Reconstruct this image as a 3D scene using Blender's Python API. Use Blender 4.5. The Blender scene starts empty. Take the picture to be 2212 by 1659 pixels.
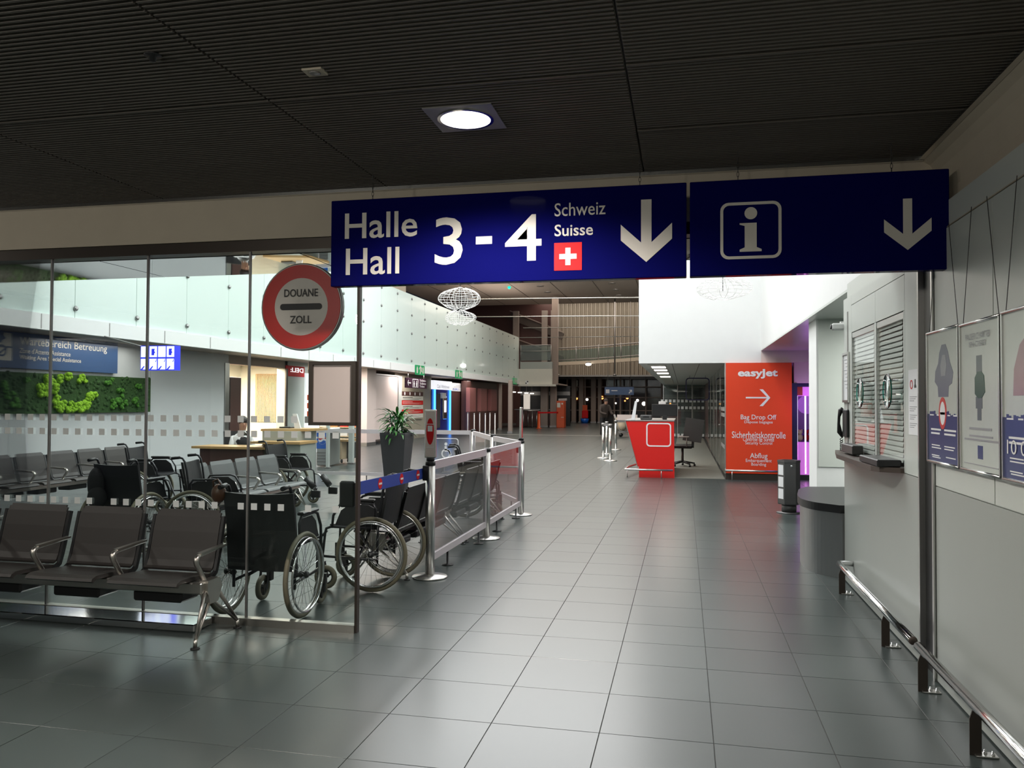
import bpy, math, random
from mathutils import Vector, Matrix
random.seed(7)
C = bpy.context.scene.collection
SC = bpy.context.scene
PI = math.pi
# ------------------------------------------------------------------ camera, world, light, exposure
CAM_H, FPX = 1.52, 1721.4
_y, _p, _r = math.radians(12.19), math.radians(1.329), math.radians(0.2616)
FWD = Vector((-math.sin(_y)*math.cos(_p), math.cos(_y)*math.cos(_p), math.sin(_p)))
_r0 = Vector((math.cos(_y), math.sin(_y), 0))
_u0 = _r0.cross(FWD)
RGT = math.cos(_r)*_r0 + math.sin(_r)*_u0
UPV = -math.sin(_r)*_r0 + math.cos(_r)*_u0
cam = bpy.data.cameras.new('camera')
cam.sensor_width = 36.0
cam.lens = FPX/2212*36.0
cam.clip_start, cam.clip_end = 0.05, 300
co = bpy.data.objects.new('camera', cam)
C.objects.link(co)
co.matrix_world = Matrix(((RGT.x, UPV.x, -FWD.x, 0), (RGT.y, UPV.y, -FWD.y, 0), (RGT.z, UPV.z, -FWD.z, CAM_H), (0, 0, 0, 1)))
SC.camera = co
w = bpy.data.worlds.new('night')
SC.world = w
w.use_nodes = True
w.node_tree.nodes['Background'].inputs[0].default_value = (0.012, 0.012, 0.016, 1)
w.node_tree.nodes['Background'].inputs[1].default_value = 1.0
vs = SC.view_settings
vs.view_transform = 'Standard'
vs.look = 'None'
vs.gamma = 1
vs.use_curve_mapping = False
vs.exposure = 0.0
SC.cycles.max_bounces = 10
SC.cycles.transparent_max_bounces = 24
SC.cycles.caustics_reflective = False
SC.cycles.caustics_refractive = False
SC.cycles.sample_clamp_indirect = 6

def light(kind, name, loc, e, col=(1, 1, 1), size=1.0, sizey=None, rot=(0, 0, 0), cone=None, blend=0.5, radius=0.08, spread=None):
    l = bpy.data.lights.new(name, kind)
    l.energy = e
    l.color = col
    if kind == 'AREA':
        l.shape = 'RECTANGLE'
        l.size = size
        l.size_y = sizey or size
        if spread:
            l.spread = spread
    else:
        l.shadow_soft_size = radius
    if kind == 'SPOT':
        l.spot_size = cone
        l.spot_blend = blend
    o = bpy.data.objects.new(name, l)
    o.location = loc
    o.rotation_euler = rot
    C.objects.link(o)
    return o

WARM = (1.0, 0.86, 0.74)
NEUT = (0.97, 0.99, 1.0)
# rows of lamps in the high hall ceiling (all above the low lobby's line of sight)
light('AREA', 'hall_lamps_a', (-4.2, 11.5, 7.85), 930, NEUT, 7.5, 7)
light('AREA', 'hall_lamps_b', (-4.2, 21.5, 7.85), 1200, NEUT, 7.5, 8)
light('AREA', 'hall_lamps_c', (-5.0, 33.0, 7.85), 560, (1, .95, .89), 7.0, 8)
light('AREA', 'hall_lamps_d', (-6.0, 50.0, 7.85), 420, WARM, 8.0, 8)
light('AREA', 'hall_lamps_e', (-6.0, 56.0, 9.1), 260, (1, .93, .82), 9.0, 3)
for (ly, le) in ((13.0, 110), (22.0, 150), (31.0, 150)):
    light('AREA', 'upper_gallery_lamp', (-12.4, ly, 7.9), le, WARM, 1.2, 4)
light('AREA', 'hall_ceiling_fill', (-10.3, 36.0, 5.6), 260, WARM, .8, 20, (PI, 0, 0))  # added upward fill, no fixture there, lightens the hall ceiling
light('AREA', 'side_hall_fill', (3.2, 9.3, 2.55), 110, (.97, 1.0, .95), 1.6, 2.0)  # added fill light for the right soffit and the pillar front
# added area light without a fixture, brightens the white upper walls
light('AREA', 'upper_wall_fill', (-0.6, 11.8, 7.4), 110, NEUT, 1.0, 6, (0, math.radians(-38), 0))
# the lobby's own ceiling lamps: the one in view and those behind the viewer, then added point fills
light('SPOT', 'lobby_lamp_seen', (-1.055, 3.77, 2.90), 240, (1, 0.93, 0.86), cone=math.radians(154), blend=0.5, radius=0.125)
for (lx, ly, le) in ((-3.0, 1.75, 110), (0.55, 1.75, 40), (-5.6, 1.75, 90)):
    light('SPOT', 'lobby_lamp_behind', (lx, ly, 2.90), le, (1, 0.96, 0.88), cone=math.radians(150), blend=0.5, radius=0.125)
for (lx, ly, le) in ((-1.055, -0.6, 50), (-4.3, -0.4, 95), (-8.2, 3.0, 50)):
    light('POINT', 'lobby_point_fill', (lx, ly, 2.66), le, (1, 0.96, 0.87), radius=0.14)  # unseen point lights added to lift the beam, ceiling and walls
# lamps under the left gallery and in the shops
for (ly, le) in ((13.0, 26), (24.0, 60), (29.5, 70), (38.0, 30)):
    light('AREA', 'gallery_lamp', (-10.4, ly, 2.60), le, (1, 0.93, 0.88), 0.8, 2.2)
light('AREA', 'office_lamp', (-0.2, 19.5, 2.28), 26, WARM, 0.8, 5)

# ------------------------------------------------------------------ pixel to world helpers (used to survey positions off the photograph)
def ray(px, py):
    return RGT*((px-1106)/FPX) - UPV*((py-829.5)/FPX) + FWD
def hit(px, py, a, v):
    d = ray(px, py)
    o = Vector((0, 0, CAM_H))
    return o + d*((v-o[a])/d[a])
def gz(px, py, z=0.0): return hit(px, py, 2, z)
def gx(px, py, x): return hit(px, py, 0, x)
def gy(px, py, y): return hit(px, py, 1, y)

# ------------------------------------------------------------------ materials
def lin(v):
    v /= 255.0
    return v/12.92 if v <= 0.04045 else ((v+0.055)/1.055)**2.4
def rgb(r, g, b): return (lin(r), lin(g), lin(b))
def mat(name, col, rough=0.5, metal=0.0, spec=0.5, emit=None, es=0.0, vary=0.06, scale=6.0, bump=0.0, bscale=60.0, coat=0.0, tile=False, stretch=None):
    m = bpy.data.materials.new(name)
    m.use_nodes = True
    nt = m.node_tree
    b = nt.nodes['Principled BSDF']
    b.inputs['Roughness'].default_value = rough
    b.inputs['Metallic'].default_value = metal
    b.inputs['Specular IOR Level'].default_value = spec
    if coat:
        b.inputs['Coat Weight'].default_value = coat
        b.inputs['Coat Roughness'].default_value = 0.06
    tc = nt.nodes.new('ShaderNodeTexCoord')
    src = tc.outputs['Object']
    if stretch:
        mp = nt.nodes.new('ShaderNodeMapping')
        mp.inputs['Scale'].default_value = stretch
        nt.links.new(src, mp.inputs['Vector'])
        src = mp.outputs['Vector']
    nz = nt.nodes.new('ShaderNodeTexNoise')
    nz.inputs['Scale'].default_value = scale
    nz.inputs['Detail'].default_value = 3
    nt.links.new(src, nz.inputs['Vector'])
    mx = nt.nodes.new('ShaderNodeMix')
    mx.data_type = 'RGBA'
    lo = [max(0, c*(1-vary)) for c in col]
    hi = [min(1, c*(1+vary)) for c in col]
    mx.inputs['A'].default_value = (*lo, 1)
    mx.inputs['B'].default_value = (*hi, 1)
    fac = nz.outputs['Fac']
    if tile:
        oi = nt.nodes.new('ShaderNodeObjectInfo')
        md = nt.nodes.new('ShaderNodeMath')
        md.operation = 'MULTIPLY_ADD'
        md.inputs[1].default_value = 0.75
        nt.links.new(oi.outputs['Random'], md.inputs[0])
        m2 = nt.nodes.new('ShaderNodeMath')
        m2.operation = 'MULTIPLY'
        m2.inputs[1].default_value = 0.35
        nt.links.new(nz.outputs['Fac'], m2.inputs[0])
        nt.links.new(m2.outputs[0], md.inputs[2])
        fac = md.outputs[0]
    nt.links.new(fac, mx.inputs['Factor'])
    nt.links.new(mx.outputs['Result'], b.inputs['Base Color'])
    if bump:
        n2 = nt.nodes.new('ShaderNodeTexNoise')
        n2.inputs['Scale'].default_value = bscale
        nt.links.new(src, n2.inputs['Vector'])
        bp = nt.nodes.new('ShaderNodeBump')
        bp.inputs['Strength'].default_value = bump
        bp.inputs['Distance'].default_value = 0.01
        nt.links.new(n2.outputs['Fac'], bp.inputs['Height'])
        nt.links.new(bp.outputs['Normal'], b.inputs['Normal'])
    if emit:
        b.inputs['Emission Color'].default_value = (*emit, 1)
        b.inputs['Emission Strength'].default_value = es
    return m
def glass(name, tint=(0.93, 0.97, 0.955), refl=0.8, haze=0.0, hazecol=(0.8, 0.85, 0.84)):
    m = bpy.data.materials.new(name)
    m.use_nodes = True
    nt = m.node_tree
    nt.nodes.clear()
    out = nt.nodes.new('ShaderNodeOutputMaterial')
    tr = nt.nodes.new('ShaderNodeBsdfTransparent')
    tr.inputs['Color'].default_value = (*tint, 1)
    gl = nt.nodes.new('ShaderNodeBsdfGlossy')
    gl.inputs['Roughness'].default_value = 0.0
    gl.inputs['Color'].default_value = (1, 1, 1, 1)
    fr = nt.nodes.new('ShaderNodeFresnel')
    fr.inputs['IOR'].default_value = 1.45
    mu = nt.nodes.new('ShaderNodeMath')
    mu.operation = 'MULTIPLY'
    mu.inputs[1].default_value = refl
    nt.links.new(fr.outputs[0], mu.inputs[0])
    mx = nt.nodes.new('ShaderNodeMixShader')
    nt.links.new(mu.outputs[0], mx.inputs[0])
    last = tr.outputs[0]
    if haze:
        df = nt.nodes.new('ShaderNodeBsdfDiffuse')
        df.inputs['Color'].default_value = (*hazecol, 1)
        m2 = nt.nodes.new('ShaderNodeMixShader')
        m2.inputs[0].default_value = haze
        nt.links.new(last, m2.inputs[1])
        nt.links.new(df.outputs[0], m2.inputs[2])
        last = m2.outputs[0]
    nt.links.new(last, mx.inputs[1])
    nt.links.new(gl.outputs[0], mx.inputs[2])
    nt.links.new(mx.outputs[0], out.inputs['Surface'])
    return m

M = {}
M['tile'] = mat('slate_tile', (0.050, 0.062, 0.060), 0.28, spec=0.58, vary=0.16, scale=3, tile=True)
M['grout'] = mat('grout', (0.085, 0.085, 0.082), 0.8)
M['ceil'] = mat('dark_metal_ceiling', (0.135, 0.118, 0.102), 0.55, metal=0.0, spec=0.3)
M['beam'] = mat('beam_paint', (0.60, 0.525, 0.415), 0.6)
M['header'] = mat('bronze_header', (0.06, 0.048, 0.04), 0.4, metal=0.5)
M['mirror'] = mat('polished_soffit', (0.62, 0.63, 0.64), 0.02, metal=1.0, vary=0.02)
M['white'] = mat('white_paint', (0.83, 0.84, 0.83), 0.6, vary=0.02)
M['cream'] = mat('cream_paint', (0.72, 0.70, 0.62), 0.6, vary=0.03)
M['wallgrey'] = mat('light_grey_panel', (0.62, 0.655, 0.61), 0.32, spec=0.5, vary=0.03, scale=2)
M['wallgrey2'] = mat('mid_grey_panel', (0.38, 0.405, 0.375), 0.30, spec=0.55, vary=0.04, scale=2)
M['leftwall'] = mat('left_wall_paint', (0.60, 0.62, 0.63), 0.45, vary=0.03)
M['steel'] = mat('brushed_steel', (0.62, 0.61, 0.59), 0.28, metal=1.0, vary=0.05, scale=40, stretch=(1, 1, 0.05))
M['steelv'] = mat('satin_counter_steel', (0.42, 0.42, 0.42), 0.34, metal=1.0, vary=0.05, scale=40, stretch=(1, 1, 0.05))
M['chrome'] = mat('chrome', (0.78, 0.78, 0.78), 0.1, metal=1.0, vary=0.02)
M['alu'] = mat('satin_aluminium', (0.68, 0.68, 0.66), 0.24, metal=1.0, vary=0.03)
M['castalu'] = mat('cast_aluminium', (0.60, 0.57, 0.53), 0.3, metal=1.0, vary=0.04)
M['palealu'] = mat('powder_coated_rail', (0.66, 0.62, 0.64), 0.4, metal=0.3, vary=0.03)
M['black'] = mat('black_plastic', (0.012, 0.012, 0.013), 0.4)
M['seat'] = mat('graphite_seat', (0.034, 0.030, 0.028), 0.45, vary=0.08, bump=0.12, bscale=500)
M['seatgrey'] = mat('grey_seat', (0.115, 0.122, 0.125), 0.36, vary=0.05, bump=0.1, bscale=500)
M['nylon'] = mat('black_nylon', (0.014, 0.014, 0.016), 0.5, vary=0.2, bump=0.15, bscale=300)
M['rubber'] = mat('grey_rubber_tyre', (0.17, 0.155, 0.105), 0.6)
M['frame'] = mat('dark_wheelchair_frame', (0.05, 0.05, 0.055), 0.3, metal=0.7)
M['navy'] = mat('navy_sign_face', (0.004, 0.0045, 0.085), 0.05, spec=0.012, vary=0.03)
M['signwhite'] = mat('sign_letter_white', (0.70, 0.66, 0.60), 0.4, vary=0.02)
M['red'] = mat('signal_red', (0.62, 0.012, 0.016), 0.6, spec=.2, vary=0.03)
M['discred'] = mat('disc_red', (0.60, 0.02, 0.015), 0.4, vary=0.03)
M['redpanel'] = mat('orange_red_panel', (0.80, 0.055, 0.012), 0.4, vary=0.03)
M['deskred'] = mat('desk_red', (0.72, 0.015, 0.012), 0.35, vary=0.03)
M['print'] = mat('dark_print', (0.02, 0.02, 0.022), 0.5)
M['paper'] = mat('white_paper', (0.82, 0.82, 0.83), 0.6, vary=0.01)
M['greyprint'] = mat('grey_print', (0.32, 0.32, 0.34), 0.6)
M['sticker'] = mat('etched_square_film', (0.74, 0.76, 0.75), 0.6, vary=0.02)
M['frost'] = mat('frosted_gallery_glass', (0.68, 0.79, 0.75), 0.22, spec=0.5, vary=0.015, scale=0.4, coat=0.3)
M['standoff'] = mat('standoff_steel', (0.25, 0.25, 0.25), 0.3, metal=0.9)
M['moss'] = mat('dark_moss', (0.018, 0.060, 0.008), 0.9, vary=0.5, scale=20, bump=0.9, bscale=45)
M['mosslight'] = mat('lime_moss', (0.21, 0.42, 0.015), 0.9, vary=0.35, scale=25, bump=0.8, bscale=70)
M['mossmid'] = mat('mid_moss', (0.045, 0.16, 0.012), 0.9, vary=0.4, scale=25, bump=0.8, bscale=70)
M['bluesign'] = mat('waiting_sign_blue', (0.035, 0.085, 0.21), 0.25, vary=0.04)
M['green'] = mat('exit_green', (0.01, 0.24, 0.08), 0.4, emit=(0.01, 0.30, 0.10), es=0.35)
M['signlit'] = mat('lit_white_pictogram', (0.9, 0.9, 0.95), 0.4, emit=(0.95, 0.96, 1.0), es=1.1)
M['bluelit'] = mat('lit_blue_frame', (0.02, 0.03, 0.6), 0.4, emit=(0.02, 0.03, 0.75), es=0.9)
M['lamp'] = mat('lamp_diffuser', (1, 1, 1), 0.4, emit=(1, 0.97, 0.93), es=4)
M['smalllamp'] = mat('small_lamp_glow', (1, 1, 1), 0.4, emit=(1, 0.95, 0.88), es=3)
M['bakeglow'] = mat('bakery_lamp_glow', (1, 1, 1), 0.4, emit=(1, 0.88, 0.72), es=6)
M['wood'] = mat('light_oak', (0.50, 0.31, 0.13), 0.4, vary=0.15, scale=8, stretch=(1, 8, 8))
M['darkwood'] = mat('dark_brown_board', (0.075, 0.055, 0.045), 0.45, vary=0.12)
M['brown'] = mat('red_brown_cladding', (0.095, 0.042, 0.036), 0.35, vary=0.1)
M['rose'] = mat('dusty_rose_band', (0.36, 0.14, 0.13), 0.4)
M['pinkwhite'] = mat('pale_pink_panel', (0.72, 0.61, 0.57), 0.5, vary=0.02)
M['olivewall'] = mat('warm_grey_wall', (0.36, 0.33, 0.25), 0.5)
M['taupe'] = mat('taupe_concrete', (0.33, 0.26, 0.22), 0.6, vary=0.06)
M['corr'] = mat('corrugated_cladding', (0.34, 0.285, 0.225), 0.45, metal=0.2)
M['greymetal'] = mat('grey_metal', (0.30, 0.29, 0.28), 0.4, metal=0.6)
M['darkglass'] = mat('night_window_glass', (0.022, 0.016, 0.014), 0.08, spec=0.5)
M['atrium'] = mat('atrium_ceiling_board', (0.58, 0.50, 0.44), 0.7)
M['carpet'] = mat('grey_carpet', (0.20, 0.20, 0.17), 0.95, vary=0.12, scale=60, bump=0.3, bscale=300)
M['blueatm'] = mat('atm_blue', (0.006, 0.015, 0.20), 0.25)
M['cyanlit'] = mat('cyan_light_strip', (0.1, 0.4, 1), 0.4, emit=(0.05, 0.28, 1.0), es=3.2)
M['pinklit'] = mat('magenta_light', (0.9, 0.3, 0.9), 0.4, emit=(0.85, 0.22, 0.95), es=0.45)
M['whitelit'] = mat('white_light_panel', (1, 1, 1), 0.4, emit=(0.92, 0.94, 1), es=0.85)
M['pot'] = mat('anthracite_planter', (0.045, 0.047, 0.05), 0.45)
M['leaf'] = mat('glossy_leaf', (0.035, 0.17, 0.025), 0.32, vary=0.5, scale=5)
M['leafdark'] = mat('dark_leaf', (0.015, 0.075, 0.02), 0.32, vary=0.4, scale=5)
M['soil'] = mat('soil', (0.03, 0.02, 0.015), 0.9)
M['wire'] = mat('white_wire', (0.9, 0.9, 0.88), 0.4, emit=(1, 0.98, 0.95), es=0.12)
M['cable'] = mat('steel_cable', (0.07, 0.07, 0.07), 0.4, metal=0.6)
M['binmetal'] = mat('bin_dark_grey', (0.10, 0.10, 0.10), 0.4, metal=0.5)
M['slat'] = mat('aluminium_blind_slat', (0.85, 0.87, 0.83), 0.45)
M['pane'] = glass('clear_pane')
M['boothpane'] = glass('booth_window_glass', (0.97, 0.985, 0.975), 0.35)
M['plexi'] = glass('acrylic_pane', (0.84, 0.84, 0.85), 0.26, haze=0.012, hazecol=(0.75, 0.68, 0.70))
M['railglass'] = glass('railing_glass', (0.60, 0.70, 0.66), 1.0, haze=0.08)
M['tealglass'] = glass('teal_edge_glass', (0.35, 0.85, 0.80), 1.0)
M['skin'] = mat('skin', (0.45, 0.24, 0.16), 0.5)
M['hair'] = mat('dark_hair', (0.02, 0.012, 0.010), 0.5)
M['shirt'] = mat('white_shirt', (0.75, 0.74, 0.72), 0.7)
M['vest'] = mat('black_cloth', (0.015, 0.014, 0.016), 0.8)
M['coat'] = mat('brown_coat', (0.045, 0.032, 0.026), 0.8)
M['cloth'] = mat('cream_bag_cloth', (0.55, 0.45, 0.32), 0.8)
M['belt'] = mat('blue_belt_webbing', (0.015, 0.045, 0.32), 0.6)
M['orange'] = mat('kiosk_orange', (0.60, 0.075, 0.01), 0.4)
M['leather'] = mat('brown_leather', (0.10, 0.035, 0.015), 0.4)
M['indigo'] = mat('indigo_outline', (0.012, 0.010, 0.075), 0.4)
M['pepsi'] = mat('drinks_blue', (0.01, 0.12, 0.55), 0.3)
M['loaf'] = mat('bread_crust', (0.42, 0.19, 0.06), 0.6, vary=0.25)
M['violet'] = mat('violet_panel', (0.42, 0.22, 0.55), 0.4)
M['plum'] = mat('plum_sign', (0.06, 0.02, 0.045), 0.3)
M['greenlit'] = mat('green_signal', (0, .6, .3), .4, emit=(.0, .9, .45), es=2)
M['whitesoft'] = mat('white_soft_glow', (.9, .85, .78), .4, emit=(1, .9, .78), es=.55)
M['streetorange'] = mat('orange_street_light', (1, .4, .1), .4, emit=(1, .32, .08), es=4)
M['cream2'] = mat('pale_wood_front', (0.62, 0.47, 0.30), 0.45)

# ------------------------------------------------------------------ mesh builder
class MB:
    def __init__(s):
        s.v, s.f, s.sm = [], [], []
    def add(s, vs_, fs, smooth=False):
        n = len(s.v)
        s.v += [tuple(v) for v in vs_]
        s.f += [tuple(i+n for i in f) for f in fs]
        s.sm += [smooth]*len(fs)
        return s
    def box(s, a, b):
        x0, y0, z0 = [min(a[i], b[i]) for i in range(3)]
        x1, y1, z1 = [max(a[i], b[i]) for i in range(3)]
        return s.add([(x0, y0, z0), (x1, y0, z0), (x1, y1, z0), (x0, y1, z0), (x0, y0, z1), (x1, y0, z1), (x1, y1, z1), (x0, y1, z1)],
                     [(0, 3, 2, 1), (4, 5, 6, 7), (0, 1, 5, 4), (1, 2, 6, 5), (2, 3, 7, 6), (3, 0, 4, 7)])
    def bevbox(s, a, b, r):
        """box with all twelve edges chamfered by r"""
        lo = [min(a[i], b[i]) for i in range(3)]
        hi = [max(a[i], b[i]) for i in range(3)]
        vs_, idx = [], {}
        for sx in (0, 1):
            for sy in (0, 1):
                for sz in (0, 1):
                    c = [(lo, hi)[(sx, sy, sz)[i]][i] for i in range(3)]
                    d = [(1, -1)[(sx, sy, sz)[i]] for i in range(3)]
                    for ax in range(3):
                        p = [c[i]+(d[i]*r if i != ax else 0) for i in range(3)]
                        idx[(sx, sy, sz, ax)] = len(vs_)
                        vs_.append(p)
        fs = []
        for ax in range(3):
            o = [i for i in range(3) if i != ax]
            for sd in (0, 1):
                q = []
                for (u, v) in ((0, 0), (1, 0), (1, 1), (0, 1)):
                    k = [0, 0, 0]
                    k[ax], k[o[0]], k[o[1]] = sd, u, v
                    q.append(idx[(*k, ax)])
                fs.append(q if (sd == 1) == (ax != 1) else q[::-1])
        for ax in range(3):
            o = [i for i in range(3) if i != ax]
            for u in (0, 1):
                for v in (0, 1):
                    q = []
                    for (e, a_) in ((0, o[0]), (1, o[0]), (1, o[1]), (0, o[1])):
                        k = [0, 0, 0]
                        k[ax], k[o[0]], k[o[1]] = e, u, v
                        q.append(idx[(*k, a_)])
                    fs.append(q)
        for sx in (0, 1):
            for sy in (0, 1):
                for sz in (0, 1):
                    fs.append([idx[(sx, sy, sz, k)] for k in range(3)])
        return s.add(vs_, fs)
    def tube(s, pts, r, n=10, cap=True, flat=1.0):
        pts = [Vector(p) for p in pts]
        rs = r if isinstance(r, (list, tuple)) else [r]*len(pts)
        vs_, fs = [], []
        prev = None
        for i, p in enumerate(pts):
            t = ((pts[min(i+1, len(pts)-1)]-p).normalized() if i < len(pts)-1 else Vector()) + ((p-pts[i-1]).normalized() if i else Vector())
            t = t.normalized() if t.length > 1e-9 else Vector((0, 0, 1))
            if prev is None:
                ref = Vector((0, 0, 1)) if abs(t.z) < 0.9 else Vector((1, 0, 0))
                a = t.cross(ref).normalized()
            else:
                a = prev - t*prev.dot(t)
                a = a.normalized() if a.length > 1e-6 else t.orthogonal().normalized()
            prev = a
            b = t.cross(a)
            for k in range(n):
                an = 2*PI*k/n
                vs_.append(p + a*(math.cos(an)*rs[i]) + b*(math.sin(an)*rs[i]*flat))
        for i in range(len(pts)-1):
            for k in range(n):
                fs.append((i*n+k, i*n+(k+1) % n, (i+1)*n+(k+1) % n, (i+1)*n+k))
        s.add(vs_, fs, True)
        if cap:
            m = len(s.v)-len(vs_)
            s.f.append(tuple(m+k for k in range(n))[::-1])
            s.f.append(tuple(m+(len(pts)-1)*n+k for k in range(n)))
            s.sm += [False, False]
        return s
    def bar(s, p, q, wd, ht, up=(0, 0, 1)):
        """rectangular bar from p to q"""
        p, q, up = Vector(p), Vector(q), Vector(up)
        t = (q-p).normalized()
        a = t.cross(up)
        if a.length < 1e-6:
            a = t.orthogonal()
        a.normalize()
        b = a.cross(t)
        vs_ = []
        for c in (p, q):
            for (i, j) in ((-1, -1), (1, -1), (1, 1), (-1, 1)):
                vs_.append(c + a*(i*wd/2) + b*(j*ht/2))
        return s.add(vs_, [(0, 3, 2, 1), (4, 5, 6, 7), (0, 1, 5, 4), (1, 2, 6, 5), (2, 3, 7, 6), (3, 0, 4, 7)])
    def lathe(s, prof, c=(0, 0, 0), n=20, axis='z', smooth=True):
        vs_, fs = [], []
        for (r, h) in prof:
            for k in range(n):
                a = 2*PI*k/n
                x, y = r*math.cos(a), r*math.sin(a)
                p = {'z': (x, y, h), 'y': (x, h, y), 'x': (h, x, y)}[axis]
                vs_.append((c[0]+p[0], c[1]+p[1], c[2]+p[2]))
        for i in range(len(prof)-1):
            for k in range(n):
                fs.append((i*n+k, i*n+(k+1) % n, (i+1)*n+(k+1) % n, (i+1)*n+k))
        s.add(vs_, fs, smooth)
        m = len(s.v)-len(vs_)
        s.f.append(tuple(m+k for k in range(n))[::-1])
        s.f.append(tuple(m+(len(prof)-1)*n+k for k in range(n)))
        s.sm += [False, False]
        return s
    def torus(s, c, R, r, axis='x', n=36, m=8, squash=1.0):
        vs_, fs = [], []
        for i in range(n):
            a = 2*PI*i/n
            for j in range(m):
                b = 2*PI*j/m
                q = R + r*math.cos(b)
                h = r*math.sin(b)*squash
                p = {'x': (h, q*math.cos(a), q*math.sin(a)), 'y': (q*math.cos(a), h, q*math.sin(a)), 'z': (q*math.cos(a), q*math.sin(a), h)}[axis]
                vs_.append((c[0]+p[0], c[1]+p[1], c[2]+p[2]))
        for i in range(n):
            for j in range(m):
                fs.append((i*m+j, ((i+1) % n)*m+j, ((i+1) % n)*m+(j+1) % m, i*m+(j+1) % m))
        return s.add(vs_, fs, True)
    def prism(s, poly, axis, a, b):
        """poly: 2-D points; extruded along axis from a to b (x: (y,z), y: (x,z), z: (x,y))"""
        n = len(poly)
        def P(p, h): return {'x': (h, p[0], p[1]), 'y': (p[0], h, p[1]), 'z': (p[0], p[1], h)}[axis]
        vs_ = [P(p, a) for p in poly] + [P(p, b) for p in poly]
        fs = [tuple(range(n))[::-1], tuple(range(n, 2*n))] + [(k, (k+1) % n, n+(k+1) % n, n+k) for k in range(n)]
        return s.add(vs_, fs)
    def strip(s, prof, axis, a, b, th):
        """open profile thickened by th, extruded along axis"""
        n = len(prof)
        out = []
        for i, p in enumerate(prof):
            t = Vector((prof[min(i+1, n-1)][0]-prof[max(i-1, 0)][0], prof[min(i+1, n-1)][1]-prof[max(i-1, 0)][1])).normalized()
            out.append((p[0]-t.y*th, p[1]+t.x*th))
        def P(p, h): return {'x': (h, p[0], p[1]), 'y': (p[0], h, p[1]), 'z': (p[0], p[1], h)}[axis]
        vs_ = [P(p, h) for h in (a, b) for p in list(prof)+out]
        k = 2*n
        fs = []
        for i in range(n-1):
            fs += [(i, i+1, k+i+1, k+i), (n+i, k+n+i, k+n+i+1, n+i+1), (i, n+i, n+i+1, i+1), (k+i, k+i+1, k+n+i+1, k+n+i)]
        fs += [(0, k, k+n, n), (n-1, 2*n-1, k+2*n-1, k+n-1)]
        return s.add(vs_, fs)
    def ball(s, c, r, n=12, m=8, sc=(1, 1, 1)):
        vs_, fs = [], []
        for i in range(m+1):
            th = PI*i/m
            for k in range(n):
                a = 2*PI*k/n
                vs_.append((c[0]+r*sc[0]*math.sin(th)*math.cos(a), c[1]+r*sc[1]*math.sin(th)*math.sin(a), c[2]+r*sc[2]*math.cos(th)))
        for i in range(m):
            for k in range(n):
                fs.append((i*n+k, (i+1)*n+k, (i+1)*n+(k+1) % n, i*n+(k+1) % n))
        return s.add(vs_, fs, True)
    def build(s, name, m, parent=None, world=False, kind=None, loc=None):
        me = bpy.data.meshes.new(name)
        vs_ = s.v
        if world and parent is not None:
            o = Vector((0, 0, 0))
            q = parent
            while q is not None:
                o = o + q.location
                q = q.parent
            vs_ = [(v[0]-o.x, v[1]-o.y, v[2]-o.z) for v in vs_]
        if loc is not None:
            vs_ = [(v[0]-loc[0], v[1]-loc[1], v[2]-loc[2]) for v in vs_]
        me.from_pydata(vs_, [], s.f)
        me.polygons.foreach_set('use_smooth', s.sm)
        me.update()
        me.materials.append(M[m] if isinstance(m, str) else m)
        ob = bpy.data.objects.new(name, me)
        if loc is not None:
            ob.location = loc
        C.objects.link(ob)
        if parent is not None:
            ob.parent = parent
        if kind:
            ob['kind'] = kind
        return ob

def tag(o, label, cat, group=None):
    o['label'] = label
    o['category'] = cat
    if group:
        o['group'] = group
    return o
def thing(name, label, cat, loc=(0, 0, 0), rz=0.0, group=None):
    o = bpy.data.objects.new(name, None)
    C.objects.link(o)
    o.empty_display_size = 0.1
    o.location = loc
    o.rotation_euler = (0, 0, rz)
    return tag(o, label, cat, group)
def struct(name, mb, m, parent=None):
    return mb.build(name, m, parent, kind=None if parent else 'structure')
def dup(o, parent=None, loc=None, rz=None, label=None):
    c = o.copy()
    C.objects.link(c)
    if parent is not None:
        c.parent = parent
    if loc is not None:
        c.location = loc
    if rz is not None:
        c.rotation_euler = (0, 0, rz)
    if label:
        c['label'] = label
    for ch in list(o.children):
        dup(ch, c)
    return c
def inst(o, parent, loc, rz=0.0):
    """another object on the same mesh"""
    c = o.copy()
    C.objects.link(c)
    c.parent = parent
    c.location = loc
    c.rotation_euler = (0, 0, rz)
    return c
def wpos(o):
    p = Vector((0, 0, 0))
    while o is not None:
        p = p + o.location
        o = o.parent
    return p

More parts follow.
